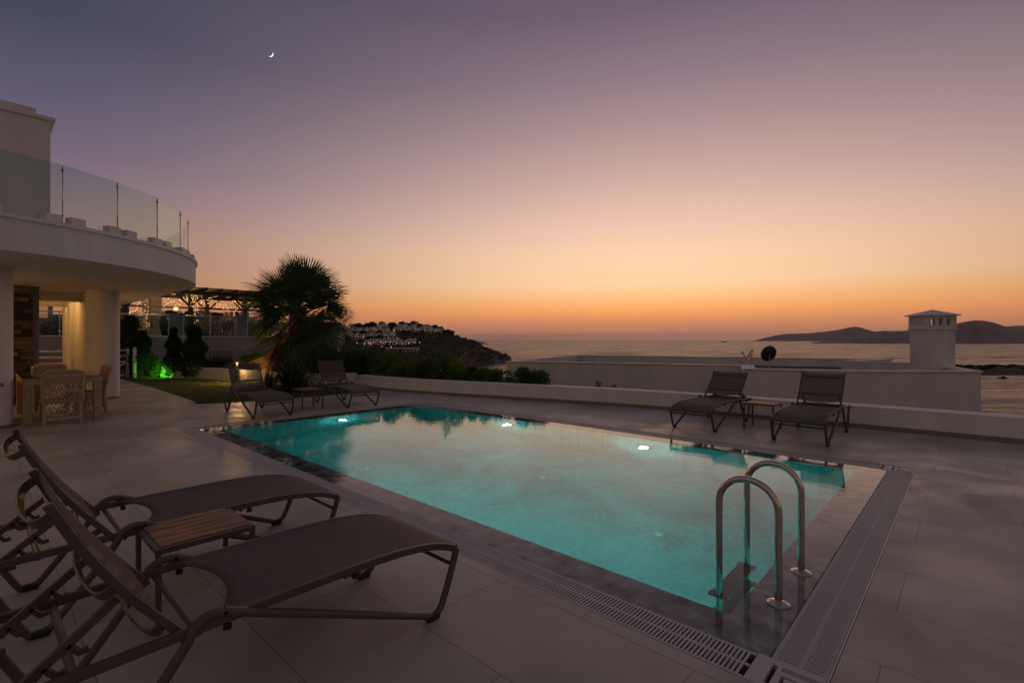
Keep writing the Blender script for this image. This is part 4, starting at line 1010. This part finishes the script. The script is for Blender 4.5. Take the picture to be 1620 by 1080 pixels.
m=MB(); e=.10; zt=2.46; c4=[d1*(-hu-e)+d2*(-hv-e),d1*(hu+e)+d2*(-hv-e),d1*(hu+e)+d2*(hv+e),d1*(-hu-e)+d2*(hv+e)]
vs=[tuple(p+Vector((0,0,zt+.001))) for p in c4]+[tuple(p+Vector((0,0,zt+.04))) for p in c4]+[(0,0,zt+.27)]
m.add(vs,[(3,2,1,0),(0,1,5,4),(1,2,6,5),(2,3,7,6),(3,0,4,7),(4,5,8),(5,6,8),(6,7,8),(7,4,8)]); m.build('cap',MT['white_trim'],CH)
# satellite dishes
def dish(label,px,Y,zc,face,rad,tilt,mt,zbase):
    x,y=ray(px,Y); B=empty('satellite_dish',(x,y,zbase)); tag(B,label,'satellite dish','satellite dishes on the neighbour roof')
    f=Vector(cw(math.sin(face),math.cos(face))+(0,)); f=(f*math.cos(tilt)+Vector((0,0,math.sin(tilt)))).normalized(); u=f.cross(Vector((0,0,1))).normalized(); w_=u.cross(f)
    c=Vector((0,0,zc-zbase)); vs=[];n=28;K=6
    for side in (0,1):
        for k in range(K+1):
            rr=rad*k/K
            for j in range(n):
                a=2*PI*j/n; vs.append(c+u*rr*.92*math.cos(a)+w_*rr*math.sin(a)+f*(.16*rad*(k/K)**2*1.2-side*.012))
    fs=[];A=(K+1)*n
    for k in range(K):
        for j in range(n):
            a=k*n+j;b_=k*n+(j+1)%n; fs.append((a,b_,b_+n,a+n)); fs.append((A+a+n,A+b_+n,A+b_,A+a))
    for j in range(n): a=K*n+j;b_=K*n+(j+1)%n; fs.append((a,b_,A+b_,A+a))
    m=MB(); m.add(vs,fs); m.build('reflector',MT[mt],B,smooth=True,auto=50)
    m=MB(); lo_=c-w_*rad*.95; hd=c+f*rad*1.25-w_*rad*.1; m.tube([lo_-f*.02,hd],.014,6); m.obox(hd,f*.05,u*.035,w_*.035); m.build('feed_arm',MT['black'],B)
    m=MB(); m.tube([(0,0,0),(0,0,c.z-rad*.5),tuple(c-f*.04)],.025,8); m.box(-.15,.15,-.15,.15,0,.03); m.build('mast',MT['rail'],B)
dish('dark satellite dish facing away, right one of the pair on the neighbour roof',1217,24,.80,R(2),.40,R(20),'dish',-.1)
dish('pale satellite dish seen edge on with its feed arm pointing left',1188,23.5,.72,R(-82),.34,R(28),'dishpale',-.1)

# ------------------------------------------------------------------ sea, land, islands
SEA=-25.0
def sea_mat():
    m=bpy.data.materials.new('sea_water'); m.use_nodes=True; t=m.node_tree; p=t.nodes['Principled BSDF']
    p.inputs['Base Color'].default_value=(.04,.045,.065,1); p.inputs['IOR'].default_value=1.30
    tcn=t.nodes.new('ShaderNodeTexCoord'); mp=t.nodes.new('ShaderNodeMapping'); mp.inputs['Scale'].default_value=(1,1,1); mp.inputs['Rotation'].default_value=(0,0,-math.atan2(CB,CA))
    mp2=t.nodes.new('ShaderNodeMapping'); mp2.inputs['Scale'].default_value=(.28,1,1)
    t.links.new(tcn.outputs['Object'],mp.inputs[0]); t.links.new(mp.outputs[0],mp2.inputs[0])
    prev=None
    for sc,d in ((.6,1.2),(.16,4.0),(.045,10)):
        nz=t.nodes.new('ShaderNodeTexNoise'); nz.inputs['Scale'].default_value=sc; nz.inputs['Detail'].default_value=4; nz.inputs['Roughness'].default_value=.6; t.links.new(mp2.outputs[0],nz.inputs['Vector'])
        bp=t.nodes.new('ShaderNodeBump'); bp.inputs['Distance'].default_value=d; t.links.new(nz.outputs[0],bp.inputs['Height'])
        if prev: t.links.new(prev.outputs[0],bp.inputs['Normal'])
        prev=bp
    wn=t.nodes.new('ShaderNodeTexNoise'); wn.inputs['Scale'].default_value=.03; wn.inputs['Detail'].default_value=8; wn.inputs['Roughness'].default_value=.7; t.links.new(mp2.outputs[0],wn.inputs['Vector'])
    mr=t.nodes.new('ShaderNodeMapRange'); mr.inputs['From Min'].default_value=.35; mr.inputs['From Max'].default_value=.65; mr.inputs['To Min'].default_value=.10; mr.inputs['To Max'].default_value=.45
    t.links.new(wn.outputs[0],mr.inputs[0]); t.links.new(mr.outputs[0],p.inputs['Roughness'])
    t.links.new(prev.outputs[0],p.inputs['Normal']); return m
m=MB(); S=24000; m.add([(-S,-S,SEA),(S,-S,SEA),(S,S,SEA),(-S,S,SEA)],[(0,1,2,3)]); tag(m.build('sea',sea_mat()),kind='structure')
def lerpt(T_,x):
    if x<=T_[0][0]: return T_[0][1]
    for (a,u),(b_,v) in zip(T_,T_[1:]):
        if x<=b_: return u+(v-u)*(x-a)/(b_-a)
    return T_[-1][1]
RIDGE=[(-600,452),(-300,455),(0,462),(120,468),(180,474),(250,481),(300,486),(345,494),(400,504),(450,510),(540,519),(600,518),(650,517),(700,521),(740,527),(900,540)]
CAP=[(695,30),(703,10.5),(718,5.0),(730,1.5),(745,-.6),(756,-5),(765,-9.5),(780,-13.5),(795,-17.5),(806,-21),(812,-27),(900,-29)]
YS=[(715,60),(726,300),(735,478),(760,515),(808,560),(900,600)]
def sm(t): t=max(0,min(1,t)); return t*t*(3-2*t)
def land_z(px,Y):
    zr=1.5+(HOR-lerpt(RIDGE,px))/FX*645
    up=lerpt([(20,0),(390,0),(450,.12),(520,.42),(600,.72),(645,1),(700,.95),(900,.2),(1200,0)],Y)
    base=lerpt([(18,-4.5),(60,-6.2),(150,-9),(250,-11),(380,-10.4),(450,-8),(520,-6),(645,0),(800,-6),(1100,-27)],Y)
    z=base+(zr-0)*up
    z+= 1.3*mnoise.noise((px*.03,Y*.012,0))*min(1,Y/200)+.5*mnoise.noise((px*.12,Y*.05,3))*min(1,Y/200)
    c=lerpt(CAP,px)
    if z>c: z=c+.4*mnoise.noise((px*.15,Y*.03,8))
    if px>700:
        s=sm((Y-lerpt(YS,px))/30); z=-27+(z+27)*s if px>726 else z+( -27-z)*(1-s)*sm((px-716)/10)
        z=-27+(z+27)*(1-sm((Y-640)/80))
    return z
m=MB(); pxs=[-600+i*25 for i in range(20)]+[-100+i*10 for i in range(60)]+[500+i*3.5 for i in range(96)]
Yv=[16,22,30,40,55,75,100,130,165,200,240,280,320,360,390,420,445,465,485,505,520,535,550,565,580,595,610,625,640,655,675,700,740,800,880,1000,1150]
vs=[]
for Y in Yv:
    for px in pxs: x,y=ray(px,Y); vs.append((x,y,land_z(px,Y)))
n=len(pxs); fs=[(j*n+i,j*n+i+1,(j+1)*n+i+1,(j+1)*n+i) for j in range(len(Yv)-1) for i in range(n-1)]
m.add(vs,fs)
hill=mat('scrub_hillside',(.055,.048,.035),.95,var=.5,scale=.045,c2=(.11,.09,.07),detail=9,bump=.6,bscale=.25)
tag(m.build('headland',hill,smooth=True),kind='structure')
m=MB(); P=[cw(*p) for p in ((-40,14),(9,9.5),(30,6),(45,14),(34,34),(18,42),(-2,44),(-40,44))]; m.prism(P,-28,-7); tag(m.build('hillside_ground',hill),kind='structure')
r_=random.Random(77); m=MB()      # scrub scattered over the slope
for i in range(5200):
    px=r_.uniform(430,810); Y=r_.uniform(230,640) if r_.random()<.75 else r_.uniform(430,640); z=land_z(px,Y)
    if z<SEA+1.5: continue
    x,y=ray(px,Y); s_=r_.uniform(.7,2.2)
    for k in range(7):
        v=rvec(r_); leaf_quad(m,Vector((x+v.x*s_,y+v.y*s_,z+abs(v.z)*s_*.8)),rvec(r_),rvec(r_),s_*1.3,s_*.9)
tag(m.build('hillside_scrub',MT['hillscrub']),'dark low scrub covering the bare slope of the headland','scrub',kind='stuff')
# tracks and walls on the slope
for k,(pts,w_) in enumerate((([(520,455),(560,440),(600,438),(640,440),(690,452),(715,470)],4),([(560,395),(620,400),(680,420),(712,440)],5),([(640,520),(680,540),(710,560),(735,575)],5))):
    m=MB(); P=[]
    for px,Y in pts: x,y=ray(px,Y); P.append((x,y))
    P=smooth_path(P,5); vs=[]
    for i,(x,y) in enumerate(P):
        for q in (0,1):
            X=CA*x+CB*y;Y=-CB*x+CA*y+q*w_; px=CXP+FX*X/Y; xx,yy=cw(X,Y); vs.append((xx,yy,land_z(px,Y)+.5))
    m.add(vs,[(2*i,2*i+1,2*i+3,2*i+2) for i in range(len(P)-1)]); tag(m.build('hill_track',mat('pale_track',(.22,.19,.16),.95,scale=.1)),kind='structure')
def island(name,prof,Yf,Yr,Yb,mt,base=SEA-2,kind='structure',wob=.0):
    m=MB(); rows=[(Yf,0),(Yf+(Yr-Yf)*.35,.45),(Yf+(Yr-Yf)*.7,.82),(Yr,1),(Yr+(Yb-Yr)*.5,.5),(Yb,0)]; vs=[]; n=len(prof)
    for Y,k in rows:
        for i,(px,py) in enumerate(prof):
            zt=1.5+(HOR-py)/FX*Yr; z=base+(zt-base)*k; z+=wob*(zt-base)*mnoise.noise((px*.08,Y*.002,1))*(1 if 0<k<1 else 0)
            x,y=ray(px,Y); vs.append((x,y,z))
    fs=[(j*n+i,j*n+i+1,(j+1)*n+i+1,(j+1)*n+i) for j in range(5) for i in range(n-1)]
    m.add(vs,fs); return tag(m.build(name,mt,smooth=True),kind=kind)
def dens(prof,step):
    o=[];px=prof[0][0]
    while px<prof[-1][0]: o.append((px,lerpt(prof,px)+.35*mnoise.noise((px*.07,2,0)))); px+=step
    o.append(prof[-1]); return o
far=mat('island_scrub',(.24,.19,.18),.95,var=.25,scale=.004)
island('far_island',dens([(1186,540),(1205,535.5),(1225,530.5),(1245,528),(1275,527.2),(1300,525),(1325,522),(1340,518.5),(1352,516.2),(1362,518),(1375,522),(1392,527),(1410,531),(1440,540)],4),8000,9500,12000,far)
island('near_island',dens([(1276,543.6),(1300,539.8),(1330,534.5),(1360,529),(1385,524.5),(1398,522.6),(1408,523.6),(1425,523.2),(1445,522),(1480,520),(1500,516),(1515,511.5),(1530,508),(1543,506.5),(1556,507),(1572,510),(1590,516),(1612,522),(1640,528),(1680,534),(1730,541)],4),3200,3900,5200,far,wob=.15)
island('distant_hills',dens([(1560,530),(1590,516.5),(1610,514.8),(1640,516),(1700,510),(1790,520),(1850,540)],6),12000,14000,17000,far)
island('small_islet',dens([(738,543),(746,541),(756,539.6),(766,541.6),(772,543.5)],3),2900,3100,3400,far)
isl=island('rocky_islet',dens([(1478,598),(1500,585),(1512,580),(1530,577.5),(1545,578),(1560,579),(1590,578.5),(1620,577.5),(1700,577),(1800,585),(1850,598)],5),355,425,450,mat('islet_rock',(.028,.026,.022),.95,var=.6,scale=.08,bump=.5,bscale=.4),base=-26.2,wob=.2)
def tree_mesh(seed,r0,h):
    r=random.Random(seed); m=MB()
    for i in range(420):
        v=rvec(r)*r.random()**.35; p=Vector((v.x*r0*(1+.25*math.sin(seed+v.z*5)),v.y*r0,h*.62+v.z*h*.38)); leaf_quad(m,p,rvec(r),rvec(r),r0*.42,r0*.3)
    return m
def tree(label,loc,r0,h,seed,group):
    B=empty('tree',loc); tag(B,label,'tree',group); tree_mesh(seed,r0,h).build('crown',MT['darkleaf'],B); m=MB(); m.tube([(0,0,-.5),(0,0,h*.6)],[r0*.12,r0*.05],5); m.build('trunk',MT['bark'],B); return B
rr=random.Random(9)
tp=[tree('dark round tree among the houses on the headland',(0,0,-500),3.4,6.5,i,'trees among the headland houses') for i in range(2)]
tspots=[(px,Y) for px,Y in [(556,640),(561,636),(567,632),(575,620),(582,632),(589,615),(604,640),(612,636),(618,638),(622,620),(636,642),(644,636),(655,640),(664,632),(676,636),(688,628),(697,612),(704,600),(709,596),(714,598),(600,560),(575,560),(560,575),(585,500),(640,570),(540,560),(548,500),(300,600),(312,620),(318,610),(326,620),(334,640),(342,610),(350,630),(405,560),(420,600),(276,560),(268,600),(288,580),(256,620),(640,480),(600,470)]]
for i,(px,Y) in enumerate(sorted(tspots)):
    o=tp[i] if i<2 else copy_tree(tp[i%2]); x,y=ray(px,Y); o.location=(x,y,land_z(px,Y)-.3); s_=rr.uniform(.75,1.45); o.scale=(s_,s_,s_*rr.uniform(.8,1.15)); o.rotation_euler=(0,0,rr.uniform(0,6)); o['label']=nth(i)+' dark round tree from the left among the headland houses'
sp=None
for i in range(16):
    px=1514+i*7.5+rr.uniform(-2,2); Y=rr.uniform(395,425); x,y=ray(px,Y)
    if sp is None: sp=tree('low dark scrub tree on the rocky islet',(0,0,0),3,3.2,31,'scrub trees on the rocky islet'); o=sp
    else: o=copy_tree(sp)
    o.location=(x,y,-22.9+rr.uniform(-.5,.5)); s_=rr.uniform(.5,1.1); o.scale=(s_*1.3,s_*1.3,s_); o.rotation_euler=(0,0,rr.uniform(0,6)); o['label']=nth(i)+' low scrub tree from the left on the rocky islet'
x,y=ray(1586,340); B=empty('small_boat',(x,y,SEA)); tag(B,'tiny dark boat on the water in front of the rocky islet','boat')
m=MB(); m.prism([(-2.6,0),(-1.6,-.9),(2.4,-.9),(2.4,.9),(-1.6,.9)],-.1,.8); m.build('hull',MT['black'],B,bevel=.1); m=MB(); m.box(-.4,1.2,-.6,.6,.8,1.6); m.build('cabin',MT['timber'],B)
x,y=ray(1146,5200); B=empty('ship',(x,y,SEA)); tag(B,'distant ship with a single light on the horizon','ship')
m=MB(); m.prism([(-22,-8),(-30,0),(-22,8),(22,8),(22,-8)],-1,8); m.build('hull',MT['black'],B); m=MB(); m.box(4,16,-6,6,8,17); m.build('deckhouse',MT['white'],B); m=MB(); m.ball((0,0,22),1.6,8); m.tube([(0,0,8),(0,0,21)],.5,6); m.build('masthead_light',emat('ship_light',(1,.75,.5),2.5),B)

# houses on the headland
hw_=mat('white_house_render',(.76,.72,.69),.85,var=.12,scale=.3); win=mat('dark_house_opening',(.035,.035,.045),.3)
wlit=emat('lit_house_window',(1,.55,.22),.9)
def house_mesh(seed):
    r=random.Random(seed); m=MB(); w=r.uniform(8,10.5); d=8; h1=3.1; h2=r.uniform(2.8,3.1); s=r.uniform(-1,1)*1.2; w2=w*r.uniform(.62,.85)
    m.box(-w/2,w/2,-d/2,d/2,-3,h1); m.box(-w2/2+s,w2/2+s,-d/2+1.6,d/2,h1,h1+h2); m.box(-w2/2+s-.15,w2/2+s+.15,-d/2+1.45,d/2+.15,h1+h2,h1+h2+.3)
    m.box(w2/2+s-1.3,w2/2+s-.4,0,.9,h1+h2+.3,h1+h2+1.3)
    m.box(-w/2,w/2,-d/2-.0,-d/2+.15,h1,h1+.9)
    n=3
    for i in range(n):
        x=-w/2+w*(i+.5)/n; m.box(x-.85,x+.85,-d/2-.05,-d/2+.3,.4,2.5,1)
        x=-w2/2+s+w2*(i+.5)/n
        if i<2 or w2>7: m.box(x-.75,x+.75,-d/2+1.55,-d/2+1.8,h1+.3,h1+2.3,1)
    for x in (-w/2,-w/6,w/6,w/2): m.box(x-.16,x+.16,-d/2-1.3,-d/2-1.0,-3,h1)
    m.box(-w/2-.2,w/2+.2,-d/2-1.4,-d/2,h1-.25,h1)
    if seed%3==0: m.box(-w/2+w*.1,-w/2+w*.22,-d/2-.08,-d/2+.2,.6,2.2,2)
    return m
HP=[]
for i in range(5):
    o=house_mesh(i+3).build('headland_house',[hw_,win,wlit]); HP.append([o,False])
rows=[('white house on the crest of the headland','white houses on the crest of the headland',[(560+i*10.2+rr.uniform(-2,2),632+rr.uniform(-5,8),-.5) for i in range(13)]),
('white house in the row below the crest','white houses in the upper row of the headland',[(628+i*8.6,603,0) for i in range(9)]+[(545+i*11,596+rr.uniform(-8,8),0) for i in range(7)]),
('white house halfway down the headland slope','white houses in the middle row of the headland',[(528+i*11.2+rr.uniform(-1,1),528+rr.uniform(-6,6),0) for i in range(9)]),
('white house in the lowest row by the lamps','white houses in the lower row of the headland',[(583+i*9.6,468,0) for i in range(8)]+[(505+i*12,470,0) for i in range(3)]),
('white house on the hill seen beyond the pergola','white houses on the hill beyond the pergola',[(246+i*12.5+rr.uniform(-4,4),rr.choice((520,570,610,640))+rr.uniform(-10,10),0) for i in range(15)]+[(440+i*13,rr.choice((520,570,620)),0) for i in range(7)])]
for lab,grp,sp_ in rows:
    for ih,(px,Y,dz) in enumerate(sorted(sp_)):
        e=HP[rr.randrange(5)]
        if e[1]: o=e[0].copy(); COL.objects.link(o)
        else: o=e[0]; e[1]=True
        x,y=ray(px,Y); o.location=(x,y,land_z(px,Y)+dz+.3); o.rotation_euler=(0,0,math.atan2(CB,CA)+rr.uniform(-.25,.25)); s_=rr.uniform(.85,1.1); o.scale=(s_*.98,s_,s_*.95); tag(o,nth(ih)+' from the left, '+lab,'house',grp)
for e in HP:
    if not e[1]: bpy.data.objects.remove(e[0])
x,y=ray(637,405); B=empty('long_hall',(x,y,land_z(637,405)),math.atan2(CB,CA)); tag(B,'long low colonnaded building on the field below the lit road','building')
m=MB(); m.box(-13,13,-3,3,3.2,3.8); m.box(-13,13,1,3,-2,3.2); m.build('roof',hw_,B)
for i in range(9): m=MB(); m.box(-12.6+i*3.1,-12.1+i*3.1,-2.8,-2.3,-2,3.2); m.build('column',hw_,B)
# lamps on the slope
lm=None
spots=[(583+i*9+rr.uniform(-2,2),459) for i in range(10)]+[(632+i*8+rr.uniform(-2,2),592) for i in range(9)]+[(530+i*14+rr.uniform(-4,4),515) for i in range(7)]+[(500+i*13+rr.uniform(-4,4),455) for i in range(6)]+[(rr.uniform(235,420),rr.choice((500,560,600))) for i in range(12)]+[(596,590),(604,420),(619,405)]
for il,(px,Y) in enumerate(sorted(spots)):
    if lm is None:
        m=MB(); m.tube([(0,0,-1),(0,0,3.2)],.09,5); m.ball((0,0,3.5),.28,6,1); lm=m.build('street_lamp',[MT['black'],emat('street_lamp_globe',(1,.68,.38),1.9)]); o=lm
    else: o=lm.copy(); COL.objects.link(o)
    x,y=ray(px,Y); o.location=(x,y,land_z(px,Y)); s_=rr.uniform(.7,1.15); o.scale=(s_,s_,1); tag(o,nth(il)+' lit street lamp from the left among the headland houses','street lamp','street lamps on the headland')

# moon: the sunlit lune of a sphere
DM=30000; x,y=ray(427.3,DM); zc_=zat(85.2,DM); rM=4.5/FX*DM*1.05
fw=Vector((x,y,zc_-1.5)).normalized(); rt=fw.cross(Vector((0,0,1))).normalized(); upv=rt.cross(fw)
ax=(rt*.60+upv*.80).normalized(); out_=(rt*.80-upv*.60).normalized(); tow=-fw
m=MB(); n1,n2=24,6; vs=[]
for i in range(n1+1):
    la=-PI/2+PI*i/n1
    for k in range(n2+1):
        lo_=R(-20)+R(72)*k/n2; p=ax*math.sin(la)+(out_*math.cos(lo_)+tow*math.sin(lo_))*math.cos(la); vs.append(p*rM)
fs=[(i*(n2+1)+k,i*(n2+1)+k+1,(i+1)*(n2+1)+k+1,(i+1)*(n2+1)+k) for i in range(n1) for k in range(n2)]
m.add(vs,fs); o=m.build('moon',emat('moonlight',(1,.93,.88),1.15),smooth=True); o.location=(x,y,zc_); tag(o,'thin bright crescent moon high in the violet sky','moon',kind=None)

# ------------------------------------------------------------------ evening haze: one closed box of thin even air
HAZE=3e-5
hz=bpy.data.materials.new('haze'); hz.use_nodes=True; t=hz.node_tree; t.nodes.clear()
pv=t.nodes.new('ShaderNodeVolumePrincipled'); pv.inputs['Color'].default_value=(.80,.74,.76,1); pv.inputs['Density'].default_value=HAZE; pv.inputs['Anisotropy'].default_value=0
o_=t.nodes.new('ShaderNodeOutputMaterial'); t.links.new(pv.outputs[0],o_.inputs['Volume'])
m=MB(); m.box(-25000,25000,-25000,25000,-32,275); tag(m.build('haze',hz),kind='stuff')
